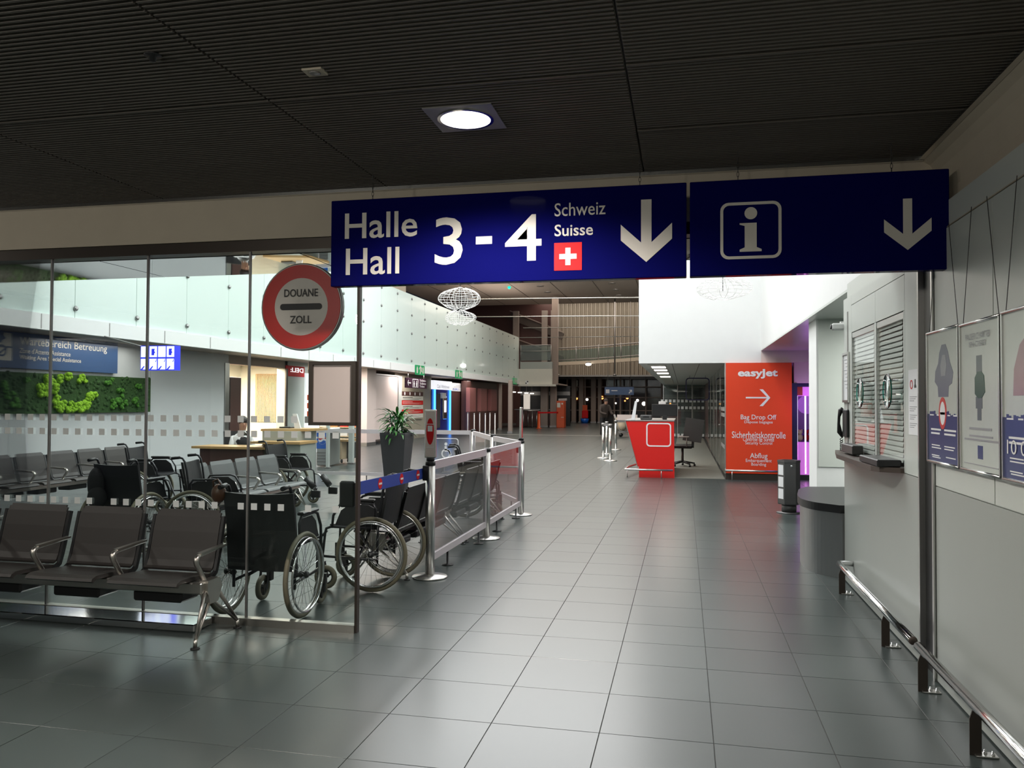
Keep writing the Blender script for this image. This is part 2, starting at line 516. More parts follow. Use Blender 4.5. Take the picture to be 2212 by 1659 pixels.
def text(s, org, xd, yd, wd, ht, m, parent, name='lettering', th=0.003, bold=0.0, mirror=False, track=1.0):
    """writing fitted into wd x ht, org = lower left of its box, on the plane xd, yd (unrotated parents only)"""
    cu = bpy.data.curves.new('tmp', 'FONT')
    cu.body = s
    cu.size = 1.0
    cu.offset = bold
    cu.space_character = track
    cu.resolution_u = 3
    cu.align_x = 'CENTER' if '\n' in s else 'LEFT'
    tmp = bpy.data.objects.new('tmp', cu)
    me = bpy.data.meshes.new_from_object(tmp)
    bpy.data.objects.remove(tmp)
    bpy.data.curves.remove(cu)
    xs = [v.co.x for v in me.vertices]
    ys = [v.co.y for v in me.vertices]
    x0, x1, y0, y1 = min(xs), max(xs), min(ys), max(ys)
    org, xd, yd = Vector(org), Vector(xd).normalized(), Vector(yd).normalized()
    nd = xd.cross(yd)
    base = wpos(parent) if parent is not None else Vector((0, 0, 0))
    sx = wd/(x1-x0)
    sy = ht/(y1-y0)
    mb = MB()
    vs_ = []
    for v in me.vertices:
        u = (v.co.x-x0)*sx
        if mirror:
            u = wd-u
        vs_.append(org + xd*u + yd*((v.co.y-y0)*sy) + nd*th - base)
    fs = [tuple(p.vertices) for p in me.polygons]
    bpy.data.meshes.remove(me)
    mb.add(vs_, fs)
    return mb.build(name, m, parent)
X, Y, Z = Vector((1, 0, 0)), Vector((0, 1, 0)), Vector((0, 0, 1))
def plate(mb, org, xd, yd, poly, th=0.004, base=0.0):
    """flat polygon in the plane (xd, yd) at org, with thickness along the normal"""
    org, xd, yd = Vector(org), Vector(xd), Vector(yd)
    nd = xd.cross(yd)
    n = len(poly)
    vs_ = [org+xd*p[0]+yd*p[1]+nd*base for p in poly]+[org+xd*p[0]+yd*p[1]+nd*(base+th) for p in poly]
    mb.add(vs_, [tuple(range(n))[::-1], tuple(range(n, 2*n))]+[(k, (k+1) % n, n+(k+1) % n, n+k) for k in range(n)])
    return mb
def rrect(x0, y0, x1, y1, r, n=5):
    pts = []
    for (cx, cy, a0) in ((x1-r, y0+r, -PI/2), (x1-r, y1-r, 0), (x0+r, y1-r, PI/2), (x0+r, y0+r, PI)):
        for k in range(n+1):
            a = a0+PI/2*k/n
            pts.append((cx+r*math.cos(a), cy+r*math.sin(a)))
    return pts
def ring(mb, org, xd, yd, outer, inner, th=0.004, base=0.0):
    org, xd, yd = Vector(org), Vector(xd), Vector(yd)
    nd = xd.cross(yd)
    n = len(outer)
    vs_ = []
    for h in (base, base+th):
        for pl in (outer, inner):
            vs_ += [org+xd*p[0]+yd*p[1]+nd*h for p in pl]
    fs = []
    for k in range(n):
        j = (k+1) % n
        fs += [(2*n+k, 2*n+j, 3*n+j, 3*n+k), (k, n+k, n+j, j), (k, j, 2*n+j, 2*n+k), (n+k, 3*n+k, 3*n+j, n+j)]
    mb.add(vs_, fs)
    return mb
def circ(cx, cy, r, n=24, ry=None):
    return [(cx+r*math.cos(2*PI*k/n), cy+(ry or r)*math.sin(2*PI*k/n)) for k in range(n)]
# ================================================================== STRUCTURE
YG, XW = 4.924, 1.353          # plane of the glass wall / lobby beam, plane of the right wall
# ---- floor: slab, tiles laid with 3 mm joints
fl_ = struct('floor', MB().box((-16, -4, -0.14), (8, 80, -0.004)), 'grout')
xs = [-1.4054+0.5114*k for k in range(-28, 16)]
ys = [2.182-0.511*k for k in range(12, 0, -1)] + [2.182, 2.695, 3.207, 3.710, 4.215, 4.726, 5.153, 5.580, 6.089, 6.600, 7.095, 7.589]
while ys[-1] < 62:
    ys.append(ys[-1]+0.5114)
def tile_mesh(wx, wy):
    g, b = 0.0016, 0.001
    me = bpy.data.meshes.new('tile')
    a, c = wx/2-g, wy/2-g
    vs_ = [(-a, -c, -0.012), (a, -c, -0.012), (a, c, -0.012), (-a, c, -0.012), (-a, -c, -b), (a, -c, -b), (a, c, -b), (-a, c, -b),
           (-a+b, -c+b, 0), (a-b, -c+b, 0), (a-b, c-b, 0), (-a+b, c-b, 0)]
    fs = [(0, 1, 5, 4), (1, 2, 6, 5), (2, 3, 7, 6), (3, 0, 4, 7), (4, 5, 9, 8), (5, 6, 10, 9), (6, 7, 11, 10), (7, 4, 8, 11), (8, 9, 10, 11)]
    me.from_pydata(vs_, [], fs)
    me.materials.append(M['tile'])
    return me
cells = []
for i in range(len(xs)-1):
    for j in range(len(ys)-1):
        cx, cy = (xs[i]+xs[i+1])/2, (ys[j]+ys[j+1])/2
        if cx > XW+0.2 and cy < 7.4:
            continue
        d = Vector((cx, cy, -CAM_H))
        zc = d.dot(FWD)
        px, py = (1106+FPX*d.dot(RGT)/zc, 829.5-FPX*d.dot(UPV)/zc) if zc > 0.5 else (-9999, 9999)
        seen = -90 < px < 2300 and py < 1800
        cells.append((0 if seen else 1, zc, i, j))
cells.sort()
meshes = {}
far_v = MB()
for n, (sn, zc, i, j) in enumerate(cells):
    wx, wy = xs[i+1]-xs[i], ys[j+1]-ys[j]
    cx, cy = (xs[i]+xs[i+1])/2, (ys[j]+ys[j+1])/2
    if n < 300:
        k = (round(wx, 3), round(wy, 3))
        if k not in meshes:
            meshes[k] = tile_mesh(wx, wy)
        o = bpy.data.objects.new('tile', meshes[k])
        o.location = (cx, cy, 0)
        o.parent = fl_
        C.objects.link(o)
    else:
        a, c = wx/2-0.002, wy/2-0.002
        far_v.add([(cx-a, cy-c, 0), (cx+a, cy-c, 0), (cx+a, cy+c, 0), (cx-a, cy+c, 0), (cx-a, cy-c, -.01), (cx+a, cy-c, -.01), (cx+a, cy+c, -.01), (cx-a, cy+c, -.01)],
                  [(0, 1, 2, 3), (0, 4, 5, 1), (1, 5, 6, 2), (2, 6, 7, 3), (3, 7, 4, 0)])
far_v.build('tiles_beyond', 'tile', fl_)['kind'] = 'stuff'

# ---- low lobby ceiling: ribbed metal panels
CZ = 2.93
cl = struct('ceiling', MB().box((-9, -4, CZ+0.03), (XW+0.05, YG+0.25, CZ+0.15)), 'header')
def ceil_panel(x0, x1, y0, y1, drop=0.0):
    mb = MB()
    mb.box((x0+.004, y0+.004, CZ+.012-drop), (x1-.004, y1-.004, CZ+.03))
    mb.box((x0+.004, y0+.004, CZ-.004-drop), (x1-.004, y0+.022, CZ+.013-drop))
    n = int((y1-y0-.03)/0.032)
    for k in range(n):
        y = y0+.036+k*0.032
        a, b, c, d = (x0+.006), (x1-.006), CZ+.013-drop, CZ-.002-drop
        mb.add([(a, y, c), (b, y, c), (b, y+.020, c), (a, y+.020, c), (a, y+.004, d), (b, y+.004, d), (b, y+.016, d), (a, y+.016, d)],
               [(0, 1, 5, 4), (4, 5, 6, 7), (7, 6, 2, 3), (0, 4, 7, 3), (1, 2, 6, 5)])
    return mb.build('ceiling_panel', 'ceil', cl)
cxs = [-8.5, -6.85, -5.2, -3.55, -1.90, -0.24, XW]
for a, b in zip(cxs[:-1], cxs[1:]):
    yy = [-4, -2.6, -1.2, 0.2, 1.6, 3.37, YG-.02] if b < -0.2 else [-4, -2.6, -1.2, 0.2, 1.7, 3.31, 4.13, YG-.02]
    for c, d in zip(yy[:-1], yy[1:]):
        ceil_panel(a, b, c, d)
struct('trim_1', MB().box((-9, YG-.035, CZ-.022), (XW-.02, YG-.006, CZ+.04)), 'alu')
struct('trim_2', MB().box((XW-.05, -4, CZ-.02), (XW-.02, YG-.04, CZ+.04)), 'alu')
# ---- beam over the opening, bronze header, polished soffit behind it
struct('beam', MB().box((-9, YG, 2.625), (XW+.1, YG+.14, 3.3)), 'beam')
struct('trim_3', MB().box((-9, YG+.012, 2.548), (XW+.02, YG+.13, 2.622)), 'header')
so = struct('ceiling_soffit', MB().box((-9, YG+.14, 2.56), (XW+.02, 5.83, 2.75)), 'header')
for k in range(6):
    MB().box((-9+1.6*k+.006, YG+.145, 2.545), (-9+1.6*(k+1)-.006, 5.825, 2.558)).build('soffit_panel', 'mirror', so)
struct('wall_above', MB().box((-16, YG+.15, 2.76), (XW+.1, YG+.3, 9.6)), 'white')
# ---- right wall of the lobby: upper and lower panels, rounded bulkhead
wr = struct('wall_right', MB().box((XW+.012, -4, 0), (XW+.25, 4.80, 2.6)), 'wallgrey')
for a, b in ((-4, -1.2), (-1.2, 1.3), (1.3, 3.93), (3.936, 4.79)):
    MB().box((XW, a+.003, 1.075), (XW+.012, b-.003, 2.45)).build('upper_panel', 'wallgrey', wr)
for a, b in ((-4, -0.6), (-0.6, 2.1), (2.1, 4.79)):
    MB().box((XW, a+.003, 0.01), (XW+.012, b-.003, 1.069)).build('lower_panel', 'wallgrey2', wr)
bulk = [(XW-.018, CZ-.02), (XW+.02, 2.885), (XW+.050, 2.84), (XW+.068, 2.77), (XW+.075, 2.70), (XW+.070, 2.62), (XW+.055, 2.55), (XW+.03, 2.49), (XW+.0, 2.455), (XW+.3, 2.455), (XW+.3, CZ+.03), (XW-.018, CZ+.03)]
bk = MB().prism([(p[0], p[1]) for p in bulk][::-1], 'y', -4, YG)
struct('trim_4', bk, 'beam')
# shutter guide beside the beam
sg = struct('trim_5', MB().box((XW+.02, 4.80, 0), (XW+.12, 5.08, 2.62)), 'black')
MB().box((XW-.012, 4.797, 0), (XW+.03, 4.815, 2.6)).build('guide_edge', 'steel', sg)
MB().box((XW-.004, 4.835, 0), (XW+.03, 4.850, 2.6)).build('guide_edge', 'steel', sg)
MB().box((XW-.012, 5.060, 0), (XW+.03, 5.078, 2.6)).build('guide_edge', 'steel', sg)
struct('wall_behind', MB().box((-9, -4.2, 0), (XW+.3, -4.0, 3)), 'wallgrey')
# ---- high hall shell
struct('ceiling_hall', MB().box((-16, YG+.3, 8.05), (2, 52, 8.3)), 'atrium')
hc = bpy.data.objects['ceiling_hall']
for k in range(7):
    MB().box((-14+2.3*k-.01, 30, 8.035), (-14+2.3*k+.01, 52, 8.05)).build('joint_strip', 'header', hc)
struct('wall_upper_right', MB().box((1.5, YG+.3, 2.60), (1.75, 16.55, 8.05)), 'white')
struct('ceiling_right', MB().box((1.5, 5.09, 2.575), (6, 24, 2.60)), 'wallgrey')
struct('wall_upper_end', MB().box((-0.91, 16.55, 2.335), (1.5, 16.8, 8.05)), 'white')
struct('wall_end_right', MB().box((1.5, 16.55, 2.335), (6, 16.8, 2.58)), 'pinkwhite')
struct('wall_upper_end_side', MB().box((-0.91, 16.8, 2.345), (-0.75, 46, 8.05)), 'white')
struct('wall_far_right', MB().box((5.8, 7, 0), (6, 24, 2.6)), 'wallgrey2')
# ---- easy-to-see office behind the desk: ceiling, glass side wall, carpet
oc = struct('ceiling_office', MB().box((-0.91, 16.8, 2.335), (4, 38, 2.42)), 'wallgrey')
MB().box((-0.75, 16.9, 2.325), (-0.40, 34, 2.335)).build('lamp_recess', 'cream', oc)
for k in range(2):
    MB().box((-0.25+.55*k, 16.9, 2.33), (-0.235+.55*k, 34, 2.336)).build('joint_strip', 'header', oc)
struct('floor_carpet', MB().box((-0.30, 16.56, 0), (0.80, 36, 0.006)), 'carpet')
struct('wall_office_back', MB().box((0.9, 16.8, 0), (1.0, 37, 2.335)), 'brown')
# ---- left side: shop wall with openings, gallery soffit
XL = -11.0
wl = struct('wall_left', MB().box((XL-.25, YG+.3, 0), (XL, 17.75, 2.66)), 'leftwall')
for a, b in ((5.3, 8.2), (8.2, 11.2), (11.2, 14.8), (14.8, 17.55)):
    MB().box((XL, a+.004, 0.1), (XL+.012, b-.004, 2.6)).build('wall_panel', 'leftwall', wl)
MB().box((XL, 17.56, 0), (XL+.03, 17.75, 2.46)).build('door_jamb', 'alu', wl)
struct('wall_left_lintel', MB().box((XL-.25, 17.75, 2.45), (XL, 20.75, 2.66)), 'taupe')
wp = struct('wall_left_pier', MB().box((XL-.25, 20.6, 0), (XL, 22.0, 2.66)), 'wallgrey2')
MB().box((XL, 20.6, 0), (XL+.04, 20.7, 2.45)).build('door_jamb', 'header', wp)
struct('wall_left_cafe', MB().box((XL-2.6, 22.6, 0), (XL-2.4, 27, 2.66)), 'cream')
struct('wall_bakery_back', MB().box((XL-2.6, 15.5, 0), (XL-2.4, 22.6, 2.66)), 'cream')
struct('wall_bakery_side', MB().box((XL-2.4, 22.3, 0), (XL-.25, 22.4, 2.66)), 'cream')
struct('wall_left_far', MB().box((XL-.25, 29.4, 0), (XL-.03, 34, 2.66)), 'olivewall')
struct('wall_left_corner', MB().box((XL-2.6, 26.9, 0), (XL-.2, 27.0, 2.66)), 'pinkwhite')
struct('wall_left_recess', MB().box((XL-2.0, 34, 0), (XL-1.8, 47, 2.66)), 'brown')
struct('ceiling_gallery', MB().box((XL-2.6, YG+.3, 2.66), (-9.85, 47.2, 2.74)), 'taupe')
struct('wall_gallery_back', MB().box((-13.9, YG+.3, 2.74), (-13.7, 38, 8.05)), 'cream')
struct('ceiling_end', MB().box((-11, 47.5, 2.62), (-7.5, 52, 2.70)), 'taupe')
struct('wall_left_end', MB().box((-9.8, 47.2, 2.60), (-7.75, 47.5, 3.55)), 'cream')
# ---- far end
struct('wall_far', MB().box((-20, 62.5, 0), (8, 62.8, 9.5)), 'darkglass')
# ================================================================== GALLERY (white band + frosted panes on steel standoffs)
ga = thing('gallery_balustrade', 'long white gallery edge with frosted glass panes above the shops', 'balustrade', (-9.8, 5.3, 2.62))
MB().box((-9.84, 5.3, 2.62), (-9.72, 47.2, 2.87)).build('fascia_band', 'white', ga, True)
for k in range(1, 28):
    MB().box((-9.717, 5.24+1.5*k+.74, 2.63), (-9.714, 5.24+1.5*k+.752, 2.86)).build('band_joint', 'greymetal', ga, True) if k < 14 else None
so_mb = MB().lathe([(0.0, 0), (.035, 0), (.042, .012), (.042, .03), (.03, .038), (0, .04)], (0, 0, 0), 12, 'x')
first = None
for k in range(28):
    y0 = 5.24+1.5*k
    y1 = min(y0+1.5, 47.2)
    MB().box((-9.80, max(y0, 5.3)+.006, 2.872), (-9.775, y1-.006, 5.46)).build('glass_panel', 'frost', ga, True)
    for zz in (3.03, 4.03, 4.70, 5.30):
        if first is None:
            first = so_mb.build('standoff', 'standoff', ga)
            first.location = (0.025, y0-5.3, zz-2.62)
        else:
            inst(first, ga, (0.025, y0-5.3, zz-2.62))
# green escape signs on the band
def exit_sign(y, z, label):
    t = thing('exit_sign', label, 'exit sign', (-9.70, y, z), group='green escape signs on the gallery edge')
    MB().box((-9.715, y, z), (-9.69, y+1.05, z+.36)).build('sign_box', 'green', t, True)
    r = MB()
    o = (-9.689, y+.1, z+.04)
    plate(r, o, Y, Z, [(.38, .0), (.47, .0), (.50, .12), (.60, .06), (.66, .10), (.54, .20), (.52, .24), (.62, .17), (.66, .2), (.5, .29), (.38, .27), (.30, .18), (.34, .15), (.40, .22), (.44, .20), (.42, .12)])
    plate(r, o, Y, Z, circ(.47, .31, .035, 10))
    plate(r, o, Y, Z, [(.02, .02), (.16, .02), (.16, .2), (.09, .28), (.02, .2)])
    plate(r, o, Y, Z, [(.70, .02), (.84, .02), (.84, .2), (.77, .28), (.70, .2)])
    r.build('pictogram', 'signwhite', t, True)
p1, p2, p3 = gx(897, 809, -9.7), gx(984, 817, -9.7), gx(1113, 831, -9.7)
exit_sign(p1.y, p1.z, 'green escape sign on the white gallery edge, above the toilets sign')
exit_sign(p2.y, p2.z, 'green escape sign on the white gallery edge, above the lit currency sign')
exit_sign(p3.y-0.6, p3.z+.02, 'small green escape sign at the far end of the gallery edge')

# ================================================================== GLASS WALL of the waiting area
gw = thing('glass_partition', 'frameless glass wall with rows of etched squares around the waiting area', 'glass wall', (-4.9, YG, 0))
jx = [-2.119-0.797*k for k in range(9)]
for a, b in zip(jx[1:], jx[:-1]):
    MB().box((a+.003, YG+.03, .045), (b-.003, YG+.04, 2.56)).build('glass_pane', 'pane', gw, True)
    MB().box((a-.006, YG+.026, .05), (a+.006, YG+.044, 2.555)).build('joint_bead', 'greymetal', gw, True)
MB().box((-9, YG+.005, 0), (-2.119, YG+.065, .05)).build('base_rail', 'castalu', gw, True)
MB().box((-2.121, YG+.015, 0), (-2.103, YG+.055, 2.56)).build('end_profile', 'header', gw, True)
st = None
for row, (zz, sx0) in enumerate(((1.398, -2.574), (1.297, -2.770), (0.803, -2.764))):
    for k in range(-5, 36):
        x = sx0-0.0997*k
        if x > -2.17 or x < -5.2:
            continue
        if row == 2 and k in (3, 8, 13, -2, -4):
            continue
        if st is None:
            st = MB().box((-.0225, 0, -.0225), (.0225, .002, .0225)).build('etched_square', 'sticker', gw)
            st.location = (x+4.9, .0275, zz)
        else:
            inst(st, gw, (x+4.9, .0275, zz))
# round customs disc on the glass
dc = gy(652, 663, YG)
ds = thing('customs_disc', 'round red and white customs sign reading DOUANE ZOLL on the glass wall', 'sign', (dc.x, YG+.02, dc.z))
R_ = 0.295
MB().lathe([(0, -.028), (R_-.006, -.028), (R_, -.024), (R_, .008), (0, .008)], (dc.x, YG+.02, dc.z), 48, 'y', False).build('disc', 'greymetal', ds, True)
rm = MB()
ring(rm, (dc.x, YG-.009, dc.z), X, Z, circ(0, 0, R_-.012, 48), circ(0, 0, R_*.655, 48), .003)
rm.build('red_ring', 'discred', ds, True)
wm = MB()
plate(wm, (dc.x, YG-.009, dc.z), X, Z, circ(0, 0, R_*.655, 48), .002)
wm.build('white_field', 'signwhite', ds, True)
bm_ = MB()
plate(bm_, (dc.x, YG-.012, dc.z), X, Z, rrect(-.152, -.021, .152, .021, .02), .002)
bm_.build('bar', 'print', ds, True)
text('DOUANE', (dc.x-.122, YG-.0125, dc.z+.067), X, Z, .244, .052, 'print', ds, bold=.014)
text('ZOLL', (dc.x-.078, YG-.0125, dc.z-.112), X, Z, .156, .052, 'print', ds, bold=.014)
# poster frame hung on the end of the glass
fr = thing('poster_holder', 'dark brown poster frame with blank pale sheet on the glass wall end', 'poster frame', (-2.285, YG, 1.36))
a0, a1, b0, b1 = -2.453, -2.119, 1.361, 1.788
o_, i_ = [(a0, b0), (a1, b0), (a1, b1), (a0, b1)], [(a0+.028, b0+.022), (a1-.030, b0+.022), (a1-.030, b1-.022), (a0+.028, b1-.022)]
rm = MB()
ring(rm, (0, YG+.022, 0), X, Z, o_, i_, .03)
rm.build('frame', 'header', fr, True)
MB().box((a0+.02, YG+.008, b0+.016), (a1-.02, YG+.022, b1-.016)).build('sheet', 'pinkwhite', fr, True)
# black belt winder on the glass end
bw = thing('belt_winder', 'black belt winder fixed behind the end of the glass wall', 'belt winder', (-2.19, YG+.10, .81))
MB().bevbox((-2.255, YG+.05, .815), (-2.145, YG+.17, .99), .012).build('housing', 'black', bw, True)
MB().bevbox((-2.24, YG+.17, .86), (-2.16, YG+.185, .97), .005).build('belt_slot', 'frame', bw, True)

# ================================================================== HANGING SIGNS
def chain(mb, x, y, z0, z1):
    n = max(2, int(round((z1-z0)/.026)))
    h = (z1-z0)/n
    for k in range(n):
        c = z0+h*(k+.5)
        r, l = .006, h*.62
        pts = []
        for q in range(11):
            an = 2*PI*q/10
            u, v = r*math.cos(an), l*math.sin(an)
            pts.append((x+u, y, c+v) if k % 2 else (x, y+u, c+v))
        mb.tube(pts, .0016, 5, False)
def hang_sign(name, label, x0, x1, chains):
    t = thing(name, label, 'sign', ((x0+x1)/2, 4.60, 2.232))
    MB().bevbox((x0, 4.572, 2.232), (x1, 4.64, 2.766), .004).build('sign_box', 'navy', t, True)
    for cx in chains:
        mb = MB()
        chain(mb, cx, 4.60, 2.766, CZ+.01)
        mb.build('chain', 'cable', t, True)
    return t
s1 = hang_sign('direction_sign', 'dark blue hanging sign reading Halle 3 - 4 Schweiz Suisse', -2.141, 0.014, (-1.879, -0.248))
s2 = hang_sign('information_sign', 'dark blue hanging sign with outlined letter i and down arrow', 0.032, 1.369, (0.295, 1.093))
SY = 4.5715
def st_(s, x0, y0, x1, y1, par, bold=.010, name='lettering'):
    """lettering fitted to the box surveyed on the sign face (lower left / upper right corner)"""
    a, b = gy(x0, y0, SY), gy(x1, y1, SY)
    return text(s, a, X, Z, b.x-a.x, b.z-a.z, 'signwhite', par, name, .002, bold)
st_('Halle', 745, 517, 902, 454, s1)
st_('Hall', 747, 595, 863, 533, s1)
st_('3', 939, 573, 1000, 468, s1, .008)
st_('4', 1091, 565, 1170, 462, s1, .008)
a, b = gy(1028, 528, SY), gy(1063, 510, SY)
MB().box((a.x, SY-.002, a.z), (b.x, SY+.001, b.z)).build('dash', 'signwhite', s1, True)
st_('Schweiz', 1198, 468, 1308, 434, s1, .004)
st_('Suisse', 1198, 511, 1281, 482, s1, .012)
a, b = gy(1197, 585, SY), gy(1257, 522, SY)
fx, fz, fs_ = a.x, a.z, b.x-a.x
MB().box((fx, SY-.002, fz), (fx+fs_, SY+.001, fz+fs_)).build('flag_field', 'red', s1, True)
cr_ = MB()
u = fs_/32
plate(cr_, (fx, SY-.002, fz), X, Z, [(13*u, 6*u), (19*u, 6*u), (19*u, 13*u), (26*u, 13*u), (26*u, 19*u), (19*u, 19*u), (19*u, 26*u), (13*u, 26*u), (13*u, 19*u), (6*u, 19*u), (6*u, 13*u), (13*u, 13*u)], .002)
cr_.build('flag_cross', 'signwhite', s1, True)
def arrow(par, px, ptop, pbot, halfw):
    a, b = gy(px, ptop, SY), gy(px, pbot, SY)
    h = a.z-b.z
    k = h/134
    mb = MB()
    w_ = halfw*k
    plate(mb, (b.x, SY, b.z), X, Z, [(0, 0), (w_, 48*k), (w_, 82*k), (11*k, 42*k), (11*k, h), (-11*k, h), (-11*k, 42*k), (-w_, 82*k), (-w_, 48*k)], .002)
    mb.build('arrow', 'signwhite', par, True)
arrow(s1, 1396, 431, 566, 54)
arrow(s2, 1961, 429, 540, 57)
a, b = gy(1556, 561, SY), gy(1688, 433, SY)
W_, H_ = b.x-a.x, b.z-a.z
rm = MB()
ring(rm, (a.x, SY, a.z), X, Z, rrect(0, 0, W_, H_, .045), rrect(.016, .016, W_-.016, H_-.016, .032), .002)
rm.build('outline', 'signwhite', s2, True)
im = MB()
cx = W_/2-.004
plate(im, (a.x, SY, a.z), X, Z, circ(cx+.005, H_*.80, .034, 20), .002)
plate(im, (a.x, SY, a.z), X, Z, [(cx-.055, .040), (cx+.062, .040), (cx+.062, .052), (cx+.036, .064), (cx+.036, H_*.63), (cx-.055, H_*.63), (cx-.055, H_*.605), (cx-.028, H_*.58), (cx-.028, .064), (cx-.055, .052)], .002)
im.build('letter_i', 'signwhite', s2, True)

# ================================================================== LOBBY CEILING FITTINGS
dl = thing('downlight', 'lit round ceiling lamp in a square plate above the direction sign', 'ceiling lamp', (-1.055, 3.77, CZ))
rm = MB()
sq = []
for k in range(32):
    an = 2*PI*k/32
    m_ = 0.17/max(abs(math.cos(an)), abs(math.sin(an)))
    sq.append((m_*math.cos(an), m_*math.sin(an)))
ring(rm, (-1.055, 3.77, CZ-.004), X, -Y, sq, circ(0, 0, .132, 32), .006)
rm.build('cover_plate', 'greymetal', dl, True)
rm = MB()
ring(rm, (-1.055, 3.77, CZ-.008), X, -Y, circ(0, 0, .140, 32), circ(0, 0, .124, 32), .008)
rm.build('trim_ring', 'chrome', dl, True)
MB().lathe([(0, CZ+.0), (.126, CZ+.0), (.126, CZ-.006), (0, CZ-.008)], (-1.055, 3.77, 0), 32).build('diffuser', 'lamp', dl, True)
sp = thing('ceiling_sensor', 'small pale square detector plate in the dark ribbed ceiling', 'detector', (-1.54, 3.115, CZ))
MB().bevbox((-1.585, 3.078, CZ-.008), (-1.495, 3.152, CZ+.004), .002).build('plate', 'beam', sp, True)
MB().lathe([(0, CZ-.016), (.02, CZ-.014), (.026, CZ-.008), (0, CZ-.008)], (-1.54, 3.115, 0), 14).build('dome', 'greymetal', sp, True)
sp = thing('ceiling_nozzle', 'tiny black nozzle in the dark ribbed ceiling', 'nozzle', (-2.115, 2.832, CZ))
MB().lathe([(0, CZ+.0), (.035, CZ+.0), (.035, CZ-.006), (.014, CZ-.008), (.012, CZ-.03), (0, CZ-.03)], (-2.115, 2.832, 0), 14).build('nozzle_body', 'black', sp, True)
# ================================================================== BEAM SEATING
PROF_SEAT = [(-.505, .395), (-.495, .412), (-.46, .425), (-.35, .422), (-.20, .408), (-.13, .405)]
PROF_BACK = [(-.145, .412), (-.115, .425), (-.092, .47), (-.070, .55), (-.045, .66), (-.018, .76), (.002, .805)]
def wheelchair_icon(mb, org, xd, yd, s):
    plate(mb, org, xd, yd, circ(.0*s, .36*s, .07*s, 10), .001)
    plate(mb, org, xd, yd, [(-.06*s, .27*s), (.03*s, .27*s), (.05*s, .10*s), (.18*s, .10*s), (.26*s, -.12*s), (.20*s, -.15*s), (.13*s, .03*s), (-.06*s, .03*s)], .001)
    ring(mb, org, xd, yd, circ(0, -.06*s, .21*s, 14), circ(0, -.06*s, .15*s, 14), .001)
def bench(label, n, loc, rz, pitch, labels=(), grey=False, wd=.49, leg_at=None, pattern=True):
    t = thing('beam_bench', label, 'bench', loc, rz)
    t.scale = (1, 1, .968)
    sm = 'seatgrey' if grey else 'seat'
    L = pitch*n
    g = {}
    for k in range(n):
        x0 = pitch*k+(pitch-wd)/2
        mb = MB()
        mb.strip(PROF_SEAT, 'x', x0, x0+wd, -.026)
        mb.build('seat', sm, t)
        mb = MB()
        # backrest with rounded upper corners: three strips of falling height
        mb.strip(PROF_BACK, 'x', x0+.02, x0+wd-.02, .014)
        mb.strip(PROF_BACK[:-1]+[(-.006, .79)], 'x', x0+.006, x0+.02, .014)
        mb.strip(PROF_BACK[:-1]+[(-.006, .79)], 'x', x0+wd-.02, x0+wd-.006, .014)
        mb.strip(PROF_BACK[:-1], 'x', x0, x0+.006, .014)
        mb.strip(PROF_BACK[:-1], 'x', x0+wd-.006, x0+wd, .014)
        br = mb.build('backrest', sm, t)
        if k in labels:
            d = Vector((0, .25, .968)).normalized()
            so_ = Vector((x0+wd*.52, -.051-.003, .66))
            lb = MB()
            plate(lb, so_, Vector((1, 0, 0)), d, rrect(-.042, -.05, .042, .05, .012), .002)
            sk = lb.build('label_sticker', 'paper', br)
            ic = MB()
            wheelchair_icon(ic, so_+Vector((-.005, -.003, -.002)), Vector((1, 0, 0)), d, .10)
            ic.build('label_icon', 'print', br)
        mb = MB()
        for xx in (x0-.025, x0+wd+.005):
            MB().strip([(-.16, .36), (-.10, .40), (-.075, .47), (-.052, .55), (-.027, .66), (.0, .765)], 'x', xx, xx+.020, .03).build('back_bracket', 'black', t)
        MB().bevbox((x0+.06, -.34, .245), (x0+wd-.08, -.14, .315), .012).build('under_tray', 'black', t)
    for k in range(n+1):
        x = pitch*k
        mb = MB()
        mb.tube([(x, -.075, .585), (x, -.20, .578), (x, -.345, .568), (x, -.372, .560), (x, -.385, .540), (x, -.378, .515), (x, -.30, .40), (x, -.275, .365)],
                [.011, .012, .013, .016, .019, .018, .016, .016], 10, True)
        mb.bar((x, -.07, .592), (x, -.355, .578), .034, .012)
        mb.build('armrest', 'castalu', t)
    MB().bevbox((-.03, -.375, .318), (L+.03, -.255, .392), .008).build('support_beam', 'castalu', t)
    for x in (leg_at or (-.0, L+.0)):
        sgn = 1 if x > L/2 else -1
        mb = MB()
        mb.prism([(-.33, .40), (-.20, .40), (-.17, .34), (-.215, .245), (-.30, .245), (-.335, .33)], 'x', x-.03+.02*sgn, x+.03+.02*sgn)
        mb.build('leg_casting', 'castalu', t)
        for (yf, nm) in ((-.46, 'front_leg'), (.015, 'rear_leg')):
            mb = MB()
            s_ = -1 if yf < -.2 else 1
            mb.tube([(x+.03*sgn, -.27+.06*s_, .33), (x+.05*sgn, yf, .055)], [.019, .011], 8, True, .7)
            mb.tube([(x+.03*sgn, -.27+.005*s_, .27), (x+.05*sgn, yf-.01*s_, .055)], [.015, .010], 8, True, .7)
            mb.tube([(x+.05*sgn, yf-.004*s_, .058), (x+.05*sgn, yf, .008)], [.013, .012], 8)
            lg = mb.build(nm, 'castalu', t)
            MB().lathe([(0, .0), (.028, .0), (.028, .006), (.012, .010), (0, .01)], (x+.05*sgn, yf, 0), 12).build('foot_pad', 'black', lg)
    return t
bench('dark bench of joined seats with metal armrests outside the glass wall', 4, (-5.38, 4.86, 0), 0, .60, leg_at=(2.40,))
bench('bench row with wheelchair labels along the moss wall', 5, (-8.93, 8.58, 0), PI/2, .575, labels=(1, 2, 3, 4))
